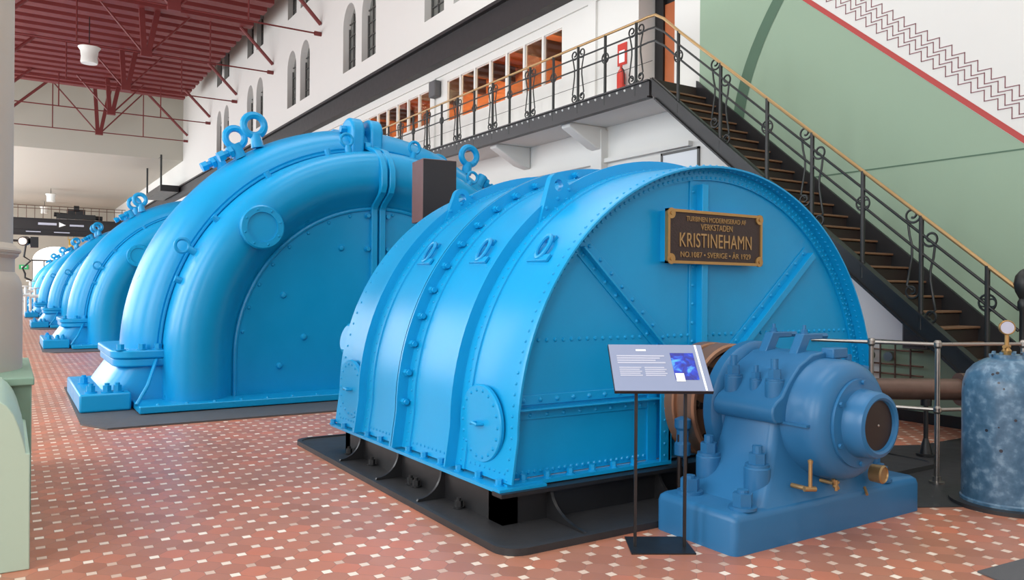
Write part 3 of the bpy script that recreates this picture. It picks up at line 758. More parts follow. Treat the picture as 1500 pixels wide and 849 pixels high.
        m = MB(); m.loft([rect(2.75, 3.85, 11.35, 13.5, .10), rect(2.85, 3.72, 11.36, 13.5, .3), rect(2.9, 3.55, 11.38, 13.45, .56)]); m.build('foot', 'blue', t)
        m = MB(); m.box(min(fx(3.45), fx(4.04)), max(fx(3.45), fx(4.04)), 11.12, 13.5, .02, .25); m.build('foot_block', 'blue', t, bevel=.025)
        for (v, y) in ((3.90, 11.3), (3.6, 11.25), (3.72, 11.25), (3.9, 12.4)):
            m = MB(); m.bolt((fx(v), y, .25), (0, 0, 1), .055, .09, .03); m.build('foot_bolt', 'blue', t)
        for (v, y) in ((3.55, 11.42), (3.3, 11.38), (3.1, 11.38)):
            m = MB(); m.bolt((fx(v), y, .77), (0, 0, 1), .05, .08); m.build('flange_bolt', 'blue', t)
    # base flange
    m = MB(); m.box(GX-3.42, GX+3.42, 10.62, 13.3, .03, .12)
    for i in range(20): m.dome((GX-3.2+i*.34, 10.70, .12), (0, 0, 1), .03)
    m.build('base_flange', 'blue', t, bevel=.012)
    return t
def make_plate(label):
    o = MB().prism([(.95, 9.82), (8.6, 9.82), (8.75, 9.95), (8.75, 14.2), (.76, 14.2), (.72, 10.3)], 'xy', 0, .02).build('floor_plate', 'mat_dark', off=(4.8, 10.7, 0))
    return tag(o, label, 'floor plate', 'dark plates under the generators')
g0 = make_generator('nearest of the big blue arched generator casings with round porthole')
b0 = make_plate('dark floor plate under the nearest blue generator')
gl = ['second big blue generator casing behind the nearest one', 'third blue generator casing down the row', 'fourth blue generator casing down the row', 'fifth blue generator casing, far down the row', 'last blue generator casing before the far arched window']
bl_ = ['dark floor plate under the second blue generator', 'dark floor plate under the third blue generator', 'dark floor plate under the fourth blue generator', 'dark floor plate under the fifth blue generator', 'dark floor plate under the last blue generator']
for i in range(5):
    dup(g0, (GX, GY+11.9*(i+1), 0), gl[i]); c = b0.copy(); COL.objects.link(c); c.location = (4.8, 10.7+11.9*(i+1), 0); c['label'] = bl_[i]

# brown-sided black display box standing between the machines
bx = thing('display_box', 'black fronted brown box raised between the two blue machines', 'box', (4.62, 9.1, 0))
m = MB(); ax = Vector((.995, -.10, 0)); ay = Vector((.10, .995, 0)); c = Vector((4.66, 9.15, 2.86))
m.obox(c, ax, ay, (0, 0, 1), .23, .20, .40); m.build('case', 'boxbrown', bx, bevel=.008)
m = MB(); m.obox(c-ay*.205, ax, ay, (0, 0, 1), .225, .006, .39); m.build('front_screen', 'boxblack', bx)
m = MB(); m.cyl((4.66, 9.15, .02), (4.66, 9.15, 2.5), .035, n=12); m.cyl((4.66, 9.15, 0), (4.66, 9.15, .02), .28, n=24); m.build('stand', 'black', bx)

# ------------------------------------------------------------------ riveted turbine casing in front
DX, DZ, Y0, Y1 = 4.88, .60, 4.40, 7.38
ZD = .27
def RR(y): return 2.006+.125*(y-Y0)/(Y1-Y0)
def dpt(y, deg, e=0.):
    a = math.radians(deg); r = RR(y)+e; return Vector((DX-r*math.cos(a), y, DZ+r*math.sin(a)))
def dframe(s, y, e=0.):
    """s: path coordinate: s < 0 down the left leg, 0..180 degrees round the arch, > 180 down the right leg"""
    r = RR(y)+e
    if s < 0: return Vector((DX-r+s*.14, y, DZ+s)), Vector((-1, 0, 0))
    if s > 180: return Vector((DX+r+(s-180)*.14, y, DZ-(s-180))), Vector((1, 0, 0))
    a = math.radians(s); n = Vector((-math.cos(a), 0, math.sin(a))); return Vector((DX, y, DZ))+n*r, n
SP = [-.30, -.15]+[180*i/72 for i in range(73)]+[180.15, 180.30]
dr = thing('turbine_casing', 'blue riveted barrel shaped turbine casing with a dark name plaque', 'turbine', (DX, 5.9, 0))
def ring(mb, prof):
    mb.grid([[dframe(s, y, e)[0] for y, e in prof] for s in SP]); return mb
m = MB(); ring(m, [(Y0, -.012), (Y0, 0.), (Y0+.02, .006), (5.0, .006), (5.9, .006), (6.6, .006), (Y1, .006), (Y1+.02, -.02)])
# rivets along edges of the shell
for y, st, e in ((Y0+.05, 2.1, .006), (Y1-.08, 3, .006)):
    s = -.28
    while s < 180:
        p, n = dframe(s, y, e); m.dome(p, n, .013)
        s = s+.07 if s < 0 else s+st
y = Y0+.08
while y < Y1-.05:
    p, n = dframe(-.24, y, .006); m.dome(p, n, .012); y += .062
m.build('shell', 'blue', dr)
# three angle-iron ribs with their rivets
for (yr, hh, big) in ((5.10, .10, 0), (5.95, .105, 1), (6.74, .09, 0)):
    m = MB()
    ring(m, [(yr+.02, .0), (yr+.02, hh), (yr, hh), (yr-.006, .018), (yr-.13, .018), (yr-.135, .0)])
    s = -.24
    while s < 180:
        p, n = dframe(s, yr-.08, .018); m.dome(p, n, .011); s = s+.075 if s < 0 else s+2.3
    m.build('rib', 'blue', dr)
    if big:
        m = MB(); ring(m, [(yr+.06, .0), (yr+.06, hh), (yr+.03, hh)]); m.build('rib', 'blue', dr)
        s = 2
        while s < 180:
            p, n = dframe(s, yr-.02, .05); q = MB(); q.cyl(p+Vector((0, -.03, 0)), p+Vector((0, .09, 0)), .030, n=6); q.cyl(p+Vector((0, -.055, 0)), p+Vector((0, -.02, 0)), .022, n=8); q.build('rib_bolt', 'blue', dr); s += 6.5
# front: deep rim, recessed face with its rivets and stiffeners
YFc = Y0+.13
m = MB()
m.grid([[dframe(s, y, e-(RR(y)-2.006))[0] for y, e in ((Y0+.02, .0), (Y0-.006, .0), (Y0-.006, -.014), (YFc-.02, -.016), (YFc-.022, -.10), (YFc, -.10))] for s in SP])
s = 1.
while s < 180:
    p, n = dframe(s, YFc-.022, -.045); m.dome(p, (0, -1, 0), .014); p, n = dframe(s+.8, YFc-.022, -.085); m.dome(p, (0, -1, 0), .014); p, n = dframe(s+.8, Y0+.06, -.016); m.dome(p, -n, .014); s += 1.6
m.build('front_rim', 'blue', dr)
m = MB()
vs = [m.bm.verts.new((dframe(s, Y0, -.02)[0].x, YFc, dframe(s, Y0, -.02)[0].z)) for s in SP]
m.face(vs)
def rivline(mb, x0, z0, x1, z1, step, r=.013, y=YFc, skip=None):
    L_ = math.hypot(x1-x0, z1-z0); n = int(L_/step)
    for i in range(n+1):
        t_ = i/n; mb.dome((x0+(x1-x0)*t_, y, z0+(z1-z0)*t_), (0, -1, 0), r)
rivline(m, 3.06, 1.25, 6.7, 1.25, .0725, .018)
rivline(m, 2.95, .335, 4.18, .335, .052, .016)
m.build('front_face', 'blue', dr)
# vertical tee bar and two diagonals
VX = 4.68
m = MB(); m.box(VX-.09, VX+.09, YFc-.012, YFc, 1.0, 2.49); m.box(VX-.012, VX+.055, YFc-.075, YFc, 1.0, 2.46)
for i in range(10): m.dome((VX-.055, YFc-.012, 1.05+i*.15), (0, -1, 0), .017)
m.build('vertical_bar', 'blue', dr, bevel=.004)
def diag(x0, z0, x1, z1, side):
    m = MB(); a = Vector((x0, 0, z0)); b = Vector((x1, 0, z1)); d = (b-a).normalized(); n = Vector((-d.z, 0, d.x)); L_ = (b-a).length; c = (a+b)/2
    m.obox(c+Vector((0, YFc-.006, 0)), d, (0, 1, 0), n, L_/2, .006, .075)
    m.obox(c+Vector((0, YFc-.035, 0))+n*.02*side, d, (0, 1, 0), n, L_/2, .035, .008 if side < 0 else .03)
    k = int(L_/.15)
    for i in range(k+1):
        p = a+d*(L_*(i+.4)/(k+1)); m.dome((p.x+n.x*.045, YFc-.012, p.z+n.z*.045), (0, -1, 0), .018); m.dome((p.x-n.x*.045, YFc-.012, p.z-n.z*.045), (0, -1, 0), .018)
    m.build('diagonal_bar', 'blue', dr, bevel=.003)
diag(3.50, 1.93, 4.34, 1.15, -1)
diag(6.08, 1.95, 5.10, 1.10, 1)
# double angle across the lower face
m = MB(); m.box(2.93, 4.24, YFc-.014, YFc, .80, .87); m.box(2.93, 4.24, YFc-.075, YFc, .768, .782); m.box(2.93, 4.24, YFc-.014, YFc, .70, .768)
for i in range(9): m.dome((3.0+i*.145, YFc-.014, .835), (0, -1, 0), .02); m.dome((3.06+i*.145, YFc-.014, .73), (0, -1, 0), .017)
m.build('cross_angle', 'blue', dr, bevel=.004)
m = MB(); m.box(4.22, 4.33, YFc-.09, YFc-.075, .28, 1.15); m.box(4.30, 4.32, YFc-.09, YFc, .28, 1.15); m.box(4.15, 4.24, YFc-.02, YFc, .28, 1.15)
for i in range(9): m.dome((4.26, YFc-.09, .34+i*.09), (0, -1, 0), .011)
m.build('opening_frame', 'blue', dr)
for q in ((2.82, 4.32), (5.3, 6.9)):
    m = MB(); m.box(q[0], q[1], YFc-.10, YFc, .27, .295); m.build('front_sill', 'blue', dr)
for i in range(6):
    m = MB(); m.bolt((2.98+i*.2, YFc-.055, .295), (0, 0, 1), .024, .045); m.build('sill_bolt', 'blue', dr)
# bottom side flange with bolts
for s in (-1, 1):
    m = MB()
    a = 2.02; b = 2.15
    m.loft([[(DX+s*(a-.25), y, z), (DX+s*(b+.055*(y-Y0)/3), y, z), ] + [] for y, z in ((Y0-.02, .255), (Y0-.02, .28), (Y1+.05, .28), (Y1+.05, .255))], closed=False, caps=False, loop=True)
    m.bm.faces.new([v for v in m.bm.verts][0::2]); m.bm.faces.new([v for v in m.bm.verts][1::2])
    m.build('side_flange', 'blue', dr)
    for i in range(12):
        y = Y0+.1+i*.262; m = MB(); m.bolt((DX+s*(2.075+.125*(y-Y0)/3), y, .28), (0, 0, 1), .026, .045); m.build('flange_bolt', 'blue', dr)
m = MB(); m.box(DX-2.02, DX+2.02, YFc+.05, Y1, .255, .27); m.build('floor_plate', 'black', dr)
# oval handhole covers on the left side
for (y, e) in ((4.80, 0), (7.05, 0)):
    c, n = dframe(-.02, y, .006); c.z = .655
    m = MB(); k = []
    for h, q in ((0, 1), (.022, 1), (.03, .975)):
        k.append([c+n*h+Vector((0, .285*q*math.cos(2*PI*i/40), .275*q*math.sin(2*PI*i/40))) for i in range(40)])
    # the upper part follows the curving shell
    m.loft(k)
    for i in range(18):
        a = 2*PI*i/18; m.dome(c+n*.03+Vector((0, .24*math.cos(a), .235*math.sin(a))), n, .015)
    hc = m.build('handhole_cover', 'blue', dr)
    m = MB(); m.tube([c+n*.03+Vector((0, -.05, 0)), c+n*.08+Vector((0, -.04, 0)), c+n*.09+Vector((0, 0, .012)), c+n*.08+Vector((0, .04, 0)), c+n*.03+Vector((0, .05, 0))], .012, 8); m.build('handle', 'blue', hc)
# round manhole bulge on the far edge
p, n = dframe(14, 7.42, -.05)
m = MB(); m.lathe([(.15, -.05), (.15, .03), (.12, .05), (.0, .05)], p, n, 24); m.build('side_boss', 'blue', dr)
# lifting lugs riveted to the ribs
for (yr, s0, wd) in ((5.10, 52.5, .25), (6.74, 55.0, .19)):
    m = MB(); c, n = dframe(s0, yr+.03, .0); tt = Vector((n.z, 0, -n.x)); up = Vector((0, 0, 1))
    # outline in the plane of the rib, standing upright
    L0, _ = dframe(s0-6.0, yr+.03, -.02); L1, _ = dframe(s0+7.0, yr+.03, -.02)
    top = (L0+L1)/2+Vector((.02, 0, wd)); rt = .085
    out = [(L0.x, L0.z)]+[(top.x+rt*math.cos(a), top.z+rt*math.sin(a)) for a in [PI*.93-PI*.86*i/10 for i in range(11)]]+[(L1.x+.05, L1.z+.0), (L1.x, L1.z-.06)]
    hole = [(top.x+.042*math.cos(2*PI*i/14), top.z-.012+.048*math.sin(2*PI*i/14)) for i in range(14)]
    bm = m.bm
    for yy in (yr-.03, yr+.03):
        ed = []
        for lp in (out, hole):
            vs = [bm.verts.new((x, yy, z)) for x, z in lp]; ed += [bm.edges.new((vs[i], vs[(i+1) % len(vs)])) for i in range(len(vs))]
        bmesh.ops.triangle_fill(bm, use_beauty=True, edges=ed)
    for lp in (out, hole): m.loft([[(x, yy, z) for x, z in lp] for yy in (yr-.03, yr+.03)], caps=False)
    for i in range(3):
        q = L0+(L1-L0)*(.18+.3*i)+Vector((0, 0, .055)); m.dome((q.x, yr-.03, q.z), (0, -1, 0), .018); m.dome((q.x+.02, yr-.03, q.z+.08), (0, -1, 0), .018)
    m.build('lifting_lug', 'blue', dr, doubles=True)
# folding handles with their pads
for (y, s0) in ((4.72, 40), (5.52, 39.5), (6.42, 39)):
    p, n = dframe(s0, y, .006); tt = Vector((0, 1, 0)); uu = n.cross(tt).normalized()
    if uu.z < 0: uu = -uu
    m = MB(); m.obox(p+n*.006-uu*.095, tt, uu, n, .13, .03, .012); m.obox(p+n*.006+uu*.095+tt*.03, tt, uu, n, .07, .028, .012)
    m.build('handle_pad', 'blue', dr, bevel=.004)
    m = MB(); m.tube([p+n*(.03+.012*math.sin(q))+tt*.062*math.cos(q)+uu*.10*math.sin(q) for q in [2*PI*i/20 for i in range(20)]], .017, 8, closed=True)
    m.build('folding_handle', 'blue', dr)

# name plaque on its backing box
pq = thing('name_plaque', 'dark bronze plaque with raised brass lettering on the turbine face', 'plaque', (4.795, 4.44, 2.027))
m = MB(); m.box(4.28, 5.30, 4.45, YFc, 1.83, 2.225); m.build('backing', 'blue', pq)
px0, px1, pz0, pz1, pf = 4.255, 5.335, 1.816, 2.237, 4.42
m = MB(); m.box(px0+.01, px1-.01, pf+.005, pf+.03, pz0+.01, pz1-.01); m.build('plate', 'plaque', pq)
m = MB()
for a, b, c, d in ((px0, px1, pz0, pz0+.022), (px0, px1, pz1-.022, pz1), (px0, px0+.022, pz0, pz1), (px1-.022, px1, pz0, pz1)): m.box(a, b, pf-.006, pf+.03, c, d)
for x, z in ((px0+.035, pz0+.035), (px1-.035, pz0+.035), (px0+.035, pz1-.035), (px1-.035, pz1-.035)):
    m.cyl((x, pf-.007, z), (x, pf+.01, z), .042, n=16); m.cyl((x, pf-.014, z), (x, pf, z), .014, n=10)
m.build('border', 'oldbrass', pq)
for body, z, size, wdt in (('TURBINEN MODERNISERAD AF', 2.167, .048, .68), ('VERKSTADEN', 2.107, .06, .36), ('KRISTINEHAMN', 1.996, .128, .82), ('NO.1087 • SVERIGE • ÅR 1929', 1.886, .053, .80)):
    me = text_mesh(body, size, 1, .004, 1.05)
    xs = [v.co.x for v in me.vertices]; k = wdt/(max(xs)-min(xs)); sh = -(max(xs)+min(xs))/2
    me.transform(Matrix.Translation((sh, 0, 0))); me.transform(Matrix.Diagonal((k, 1.25 if 'KRIS' in body else 1.15, 1, 1)))
    me.transform(Matrix.Rotation(PI/2, 4, 'X')); me.transform(Matrix.Translation((0, pf+.002-4.44, z-2.027)))
    me.materials.append(M['brass']); o = bpy.data.objects.new('lettering', me); COL.objects.link(o); o.parent = pq

# black cast foundation
fo = thing('foundation_frame', 'black cast foundation frame under the riveted turbine casing', 'foundation', (DX, 6, 0))
m = MB()
def rrect(x0, x1, y0, y1, r, n=6):
    P = []
    for cx_, cy_, a0 in ((x1-r, y1-r, 0), (x0+r, y1-r, PI/2), (x0+r, y0+r, PI), (x1-r, y0+r, 1.5*PI)):
        P += [(cx_+r*math.cos(a0+PI/2*i/n), cy_+r*math.sin(a0+PI/2*i/n)) for i in range(n+1)]
    return P
xa, xb = 2.50, 7.26
m.loft([[(x, y, z) for x, y in rrect(xa+o_, xb-o_, 3.93+o_, 8.06-o_, .16)] for z, o_ in ((0, 0), (.045, 0), (.045, .035), (.032, .04))]); m.build('base_plate', 'blackplate', fo)
m = MB(); m.box(2.78, 6.98, 4.42, 4.6, .03, .255); m.box(2.78, 2.9, 4.42, 7.3, .03, .255); m.box(6.86, 6.98, 4.42, 7.3, .03, .255); m.box(2.78, 6.98, 7.18, 7.3, .03, .255); m.box(2.72, 4.4, 4.34, 4.46, .235, .262); m.build('plinth_wall', 'black', fo)
def web(y):
    return [(2.55, .034)]+[(2.56+.19*math.sin(i/8*PI/2), .05+.19*(1-math.cos(i/8*PI/2))) for i in range(9)]+[(2.79, .25), (2.79, .034)]
for y in (5.25, 6.02, 6.85):
    m = MB(); m.prism(web(y), 'xz', y-.012, y+.012); m.build('gusset', 'black', fo)
for x in (3.15, 4.15):
    m = MB(); m.prism([(4.0+.0, .034)]+[(4.02+.36*math.sin(i/8*PI/2), .045+.2*(1-math.cos(i/8*PI/2))) for i in range(9)]+[(4.43, .25), (4.43, .034)], 'yz', x-.012, x+.012); m.build('gusset', 'black', fo)
for y in (4.95, 5.75, 5.65, 6.55, 7.1):
    m = MB(); m.bolt((2.74, y, .036), (0, 0, 1), .03, .05, .02); m.build('anchor_bolt', 'black', fo)

# ------------------------------------------------------------------ copper coupling between casing and bearing
BX, BZ = 4.70, .75
cp = thing('shaft_coupling', 'round copper rimmed shaft coupling behind the grey blue bearing', 'coupling', (BX, 4.2, BZ))
def lat(name, prof, m_, root, n=48, ax=(0, -1, 0), oy=0.):
    b = MB(); b.lathe(prof, (BX, oy, BZ), ax, n); return b.build(name, m_, root)
lat('rim', [(.40, -4.46), (.45, -4.46), (.45, -4.36), (.44, -4.35), (.415, -4.345), (.415, -4.305), (.44, -4.30), (.45, -4.29), (.45, -4.16), (.435, -4.145), (.41, -4.145), (.40, -4.2)], 'copper', cp)
lat('dished_face', [(.405, -4.22), (.405, -4.19), (.30, -4.22), (.18, -4.10), (.15, -3.9)], 'darkrim', cp)
for i in range(8):
    a = 2*PI*i/8; m = MB(); m.bolt((BX+.36*math.cos(a), 4.2, BZ+.36*math.sin(a)), (0, -1, 0), .028, .06); m.build('coupling_bolt', 'darkrim', cp)
sb = thing('drain_fitting', 'small grey pipe fitting between turbine corner and bearing', 'fitting', (4.16, 4.05, 0))
m = MB(); m.cyl((4.16, 4.18, .04), (4.16, 4.18, .55), .018, n=10); m.cyl((4.22, 4.18, .04), (4.22, 4.18, .55), .018, n=10); m.build('pipe', 'darkrim', sb)
m = MB(); m.lathe([(.03, 0), (.06, .02), (.06, .1), (.045, .12), (.045, .2), (.06, .22), (.06, .28), (.02, .3)], (4.19, 4.18, .38), (0, 0, 1), 14); m.build('valve_body', 'steelblue', sb)

# ------------------------------------------------------------------ bearing pedestal
be = thing('shaft_bearing', 'grey blue cast shaft bearing on a heavy pedestal with brass taps', 'bearing', (BX, 3.5, 0))
m = MB(); m.loft([[(x, y, z) for x, y in rrect(3.69+o_, 5.68-o_, 3.24+o_, 3.93-o_, .05, 4)] for z, o_ in ((0, 0), (.20, 0), (.232, .008), (.25, .03))]); m.build('base_block', 'steelblue', be, sharp=.9)
# barrel: lathed round the shaft
lat('barrel', [(.10, -4.02), (.47, -4.02), (.485, -4.0), (.485, -3.93), (.47, -3.91), (.42, -3.89), (.40, -3.86), (.40, -3.42), (.408, -3.41), (.408, -3.38), (.402, -3.37), (.402, -3.24), (.395, -3.19), (.375, -3.145), (.34, -3.115), (.30, -3.10), (.29, -3.10), (.29, -3.08), (.25, -3.075), (.22, -3.07)], 'steelblue', be, 64)
lat('end_ring', [(.25, -3.10), (.25, -3.085), (.225, -3.07), (.218, -3.03), (.215, -2.97), (.205, -2.945), (.18, -2.935), (.165, -2.945), (.16, -2.97), (.0, -2.975)], 'steelblue', be)
m = MB(); m.lathe([(.161, .02), (.161, 0), (0, -.005)], (BX, 2.965, BZ), (0, 1, 0), 40); cov = m.build('end_disc', 'darkrim', be)
m = MB(); m.dome((BX, 2.958, BZ), (0, -1, 0), .01); m.build('centre_pin', 'steel', cov)
for i in range(6):
    a = 2*PI*i/6+.5; m = MB(); m.bolt((BX+.265*math.cos(a), 3.08, BZ+.265*math.sin(a)), (0, -1, 0), .017, .022, washer=False); m.build('end_bolt', 'steelblue', be)
# pedestal body flaring down to the base
rings = []
for z, w_, y0, y1 in ((.24, .76, 3.26, 3.90), (.30, .70, 3.29, 3.89), (.38, .62, 3.33, 3.88), (.48, .545, 3.37, 3.87), (.60, .49, 3.39, 3.865), (.72, .455, 3.40, 3.86), (.745, .45, 3.40, 3.86)):
    rings.append([(x, y, z) for x, y in rrect(BX-w_, BX+w_*.9, y0, y1, .06, 4)])
m = MB(); m.loft(rings); m.build('pedestal', 'steelblue', be, sharp=.9)
# upper half cover: rounded flange block with stud bosses
m = MB(); m.loft([[(BX+q[0], y, BZ+q[1]) for q in [(-.49, -.01), (-.52, .02), (-.53, .06), (-.52, .10), (-.485, .135), (-.43, .165), (-.37, .25), (-.26, .36), (-.12, .43), (0, .445), (.12, .43), (.26, .36), (.35, .26), (.385, .16), (.42, .125), (.49, .10), (.51, .05), (.5, 0)]] for y in (3.36, 3.38, 3.85, 3.87)]); m.build('bearing_cap', 'steelblue', be, bevel=.012, sharp=.9)
for s in (-1, 1):
    for (v, y, h0, h1, r) in ((.40, 3.45, .06, .26, .062), (.40, 3.80, .06, .26, .062), (.38, 3.62, .12, .25, .042)):
        m = MB(); m.cyl((BX+s*v, y, BZ+h0), (BX+s*v, y, BZ+h1), r, n=20); m.build('stud_boss', 'steelblue', be, bevel=.006)
        m = MB(); m.bolt((BX+s*v, y, BZ+h1), (0, 0, 1), r*.72, r*1.25, r*1.1); m.build('stud_nut', 'steelblue', be)
for s in (-1, 1):
    for y in (3.42, 3.84):
        v = .60
        m = MB(); m.cyl((BX+s*v, y, .24), (BX+s*v, y, .47), .085, n=24); m.build('foot_boss', 'steelblue', be, bevel=.01)
        m = MB(); m.bolt((BX+s*v, y, .47), (0, 0, 1), .058, .085, .05); m.build('foot_nut', 'steelblue', be)
for (x, y) in ((3.86, 3.33), (3.86, 3.78), (5.3, 3.33), (5.3, 3.78)):
    m = MB(); m.bolt((x, y, .25), (0, 0, 1), .065, .10, .02); m.build('base_nut', 'steelblue', be)
# oil hole hoods and lifting brackets on top
for y in (3.52, 3.78):
    m = MB(); m.prism([(BX-.13, BZ+.42), (BX-.05, BZ+.56), (BX+.16, BZ+.56), (BX+.16, BZ+.52), (BX+.02, BZ+.52), (BX-.04, BZ+.42)], 'xz', y-.035, y+.035); m.build('top_bracket', 'steelblue', be, bevel=.006)
    m = MB(); m.bolt((BX+.0, y, BZ+.56), (0, 0, 1), .022, .03, .03); m.build('bracket_bolt', 'steelblue', be)
    m = MB(); m.cyl((BX+.15, y, BZ+.54), (BX+.24, y, BZ+.54), .022, n=6); m.build('bracket_pin', 'steelblue', be)
m = MB(); m.box(BX+.02, BX+.18, 3.30, 3.40, BZ+.40, BZ+.47); m.build('oil_lid', 'steelblue', be, bevel=.008)
m = MB(); m.cyl((BX+.3, 3.28, BZ+.24), (BX+.33, 3.28, BZ+.34), .04, n=6); m.build('plug', 'steelblue', be)
# split line seam along the barrel
m = MB(); m.box(BX-.425, BX-.39, 3.18, 3.42, BZ-.012, BZ+.004); m.build('split_flange', 'steelblue', be)
# brass taps and gauge on the front
m = MB(); m.cyl((4.29, 3.3, .35), (4.29, 3.19, .35), .015, n=10); m.cyl((4.27, 3.19, .35), (4.35, 3.165, .345), .017, n=12); m.cyl((4.31, 3.175, .35), (4.31, 3.175, .515), .0125, n=10); m.lathe([(.015, 0), (.017, .02), (.0, .03)], (4.31, 3.175, .51), (0, 0, 1), 10); m.build('brass_tap', 'brass', be)
m = MB(); m.cyl((4.585, 3.3, .345), (4.585, 3.2, .345), .013, n=10); m.cyl((4.565, 3.19, .375), (4.605, 3.18, .31), .013, n=8); m.cyl((4.585, 3.18, .30), (4.585, 3.18, .37), .011, n=8); m.cyl((4.61, 3.18, .355), (4.565, 3.185, .325), .010, n=8); m.build('brass_cock', 'brass', be)
m = MB(); m.lathe([(.03, 0), (.06, .01), (.064, .09), (.054, .10), (.05, .09), (.0, .088)], (5.09, 3.26, .345), (.1, -1, 0), 24); m.build('brass_gauge', 'brass', be)
m = MB(); m.cyl((5.02, 3.26, .25), (4.99, 3.22, .21), .010, n=8); m.build('drain_screw', 'brass', be)

# ------------------------------------------------------------------ info stand
st_ = thing('info_stand', 'slim black floor stand with a slanted grey blue text panel', 'stand', (3.46, 3.65, 0))
A = Vector((3.379, 3.884, 0)); B = Vector((3.703, 3.687, 0)); Cc = Vector((3.535, 3.404, 0)); D_ = Vector((3.197, 3.61, 0))
m = MB(); m.loft([[p+Vector((0, 0, z)) for p in (A, B, Cc, D_)] for z in (0, .008)]); m.build('base_plate', 'black', st_)
ex = (B-A).normalized(); ey = Vector((-ex.y, ex.x, 0))
cen = (A+B+Cc+D_)/4
for s in (-.155, .155):
    p = cen+ex*s-ey*.03
    m = MB(); m.box(-1, 1, -1, 1, 0, 1)
    m.bm.free(); m = MB(); m.obox(p+Vector((0, 0, .50)), ex, ey, (0, 0, 1), .009, .009, .495); m.build('pole', 'black', st_)
pn = Vector((0, 0, 1)); tilt = math.radians(40)
v = (ey*math.cos(tilt)+Vector((0, 0, 1))*math.sin(tilt)).normalized(); nn = ex.cross(v).normalized()
if nn.z < 0: nn = -nn
pc = cen-ey*.03+Vector((0, 0, 1.12))+ey*.05
HWp, HHp = .305, .205
m = MB(); m.obox(pc-nn*.012, ex, v, nn, HWp, HHp, .012); m.build('panel', 'black', st_, bevel=.003)
m = MB(); m.obox(pc+nn*.001, ex, v, nn, HWp-.003, HHp-.003, .001); m.build('printed_sheet', 'panel', st_)
def pbox(u0, u1, v0, v1, h, mt, name):
    m = MB(); m.obox(pc+nn*h+ex*(u0+u1)/2+v*(v0+v1)/2, ex, v, nn, (u1-u0)/2, (v1-v0)/2, .0006); return m.build(name, mt, st_)
pbox(.085, .235, -.11, .125, .003, 'picture', 'picture')
pbox(.09, .145, -.125, -.055, .004, 'whiteprint', 'inset_photo')
pbox(.255, .268, -.20, .20, .003, 'whiteprint', 'white_stripe')
m = MB()
def tl(u0, u1, vv, hh=.0055): m.obox(pc+nn*.0028+ex*(u0+u1)/2+v*vv, ex, v, nn, (u1-u0)/2, hh, .0005)
for i in range(4): tl(-.26, .045-.03*(i % 3), .098-i*.02)
for i in range(5): tl(-.255, -.115-.012*(i % 2), -.005-i*.017, .0045); tl(-.095, .03+.012*(i % 2), -.005-i*.017, .0045)
m.build('text_block', 'print', st_)
m = MB(); tl(-.13, -.065, .15, .008); m.build('title_line', 'whiteprint', st_)

# ------------------------------------------------------------------ compressed air tank, railing, big pipe
tk = thing('air_tank', 'worn blue upright air tank with a brass pressure gauge', 'tank', (6.37, 2.98, 0))
tx, ty = 6.40, 2.98
m = MB(); m.lathe([(.30, .02), (.315, .03), (.315, .05), (.305, .06), (.305, .84), (.30, .92), (.275, 1.0), (.225, 1.06), (.16, 1.10), (.12, 1.115)], (tx, ty, 0), (0, 0, 1), 48); m.build('vessel', 'tank', tk)
m = MB(); m.cyl((tx, ty, 1.10), (tx, ty, 1.14), .125, n=28)
for i in range(8):
    a = 2*PI*i/8; m.bolt((tx+.1*math.cos(a), ty+.1*math.sin(a), 1.14), (0, 0, 1), .014, .02, washer=False)
m.build('top_flange', 'tank', tk)
m = MB(); m.cyl((tx-.02, ty, 1.14), (tx-.02, ty, 1.30), .016, n=10); m.lathe([(.03, 0), (.035, .03), (.02, .05)], (tx-.02, ty, 1.14), (0, 0, 1), 12); m.cyl((tx-.06, ty, 1.2), (tx+.02, ty, 1.2), .014, n=8); m.build('gauge_valve', 'oldbrass', tk)
gd = Vector((-.75, -.66, 0)).normalized(); gc = Vector((tx-.02, ty, 1.345))
m = MB(); m.lathe([(.045, 0), (.054, .005), (.056, .035), (.051, .04), (.047, .036), (0, .036)], gc-gd*.02, gd, 28); gg = m.build('pressure_gauge', 'oldbrass', tk)
m = MB(); m.lathe([(.046, 0), (.0, .001)], gc+gd*.0168, gd, 24); m.build('gauge_dial', 'print', gg)
m = MB(); m.cyl((tx, ty, 0), (tx, ty, .03), .39, n=40); tk2 = m.build('foot_ring', 'blackplate', tk)
# dark steel floor inside the railing
struct(MB().prism([(5.6, 3.35), (7.0, 2.6), (9.45, 2.6), (9.45, 4.6), (8.1, 4.62), (6.8, 5.2), (5.6, 5.0)], 'xy', .0, .006).build('floor_steel', 'blackplate'))
rg = thing('pipe_railing', 'steel pipe railing with ball joints between bearing and tank', 'railing', (6.6, 3.63, 0))
rp = [(4.95, 3.95), (6.59, 3.615)]
P0 = Vector((6.59, 3.62, 0)); P1 = Vector((6.35, 4.07, 0)); P2 = Vector((7.35, 3.30, 0)); P3 = Vector((6.15, 4.55, 0))
def post(p, h=1.17):
    m = MB(); m.cyl(p, p+Vector((0, 0, h)), .021, n=12); m.lathe([(.02, -.035), (.033, -.015), (.033, .015), (.02, .035)], p+Vector((0, 0, h)), (0, 0, 1), 14); m.lathe([(.02, -.035), (.033, -.015), (.033, .015), (.02, .035)], p+Vector((0, 0, .62)), (0, 0, 1), 14); m.cyl(p, p+Vector((0, 0, .02)), .06, n=16); m.cyl(p, p+Vector((0, 0, .06)), .034, n=14)
    return m.build('post', 'steel', rg)
for p in (P0, P1, P2): post(p)
for h in (1.17, .62):
    m = MB(); m.tube([P3+Vector((0, 0, h)), P1+Vector((0, 0, h)), P0+Vector((0, 0, h)), P2+Vector((0, 0, h))], .016, 10); m.build('rail', 'steel', rg)
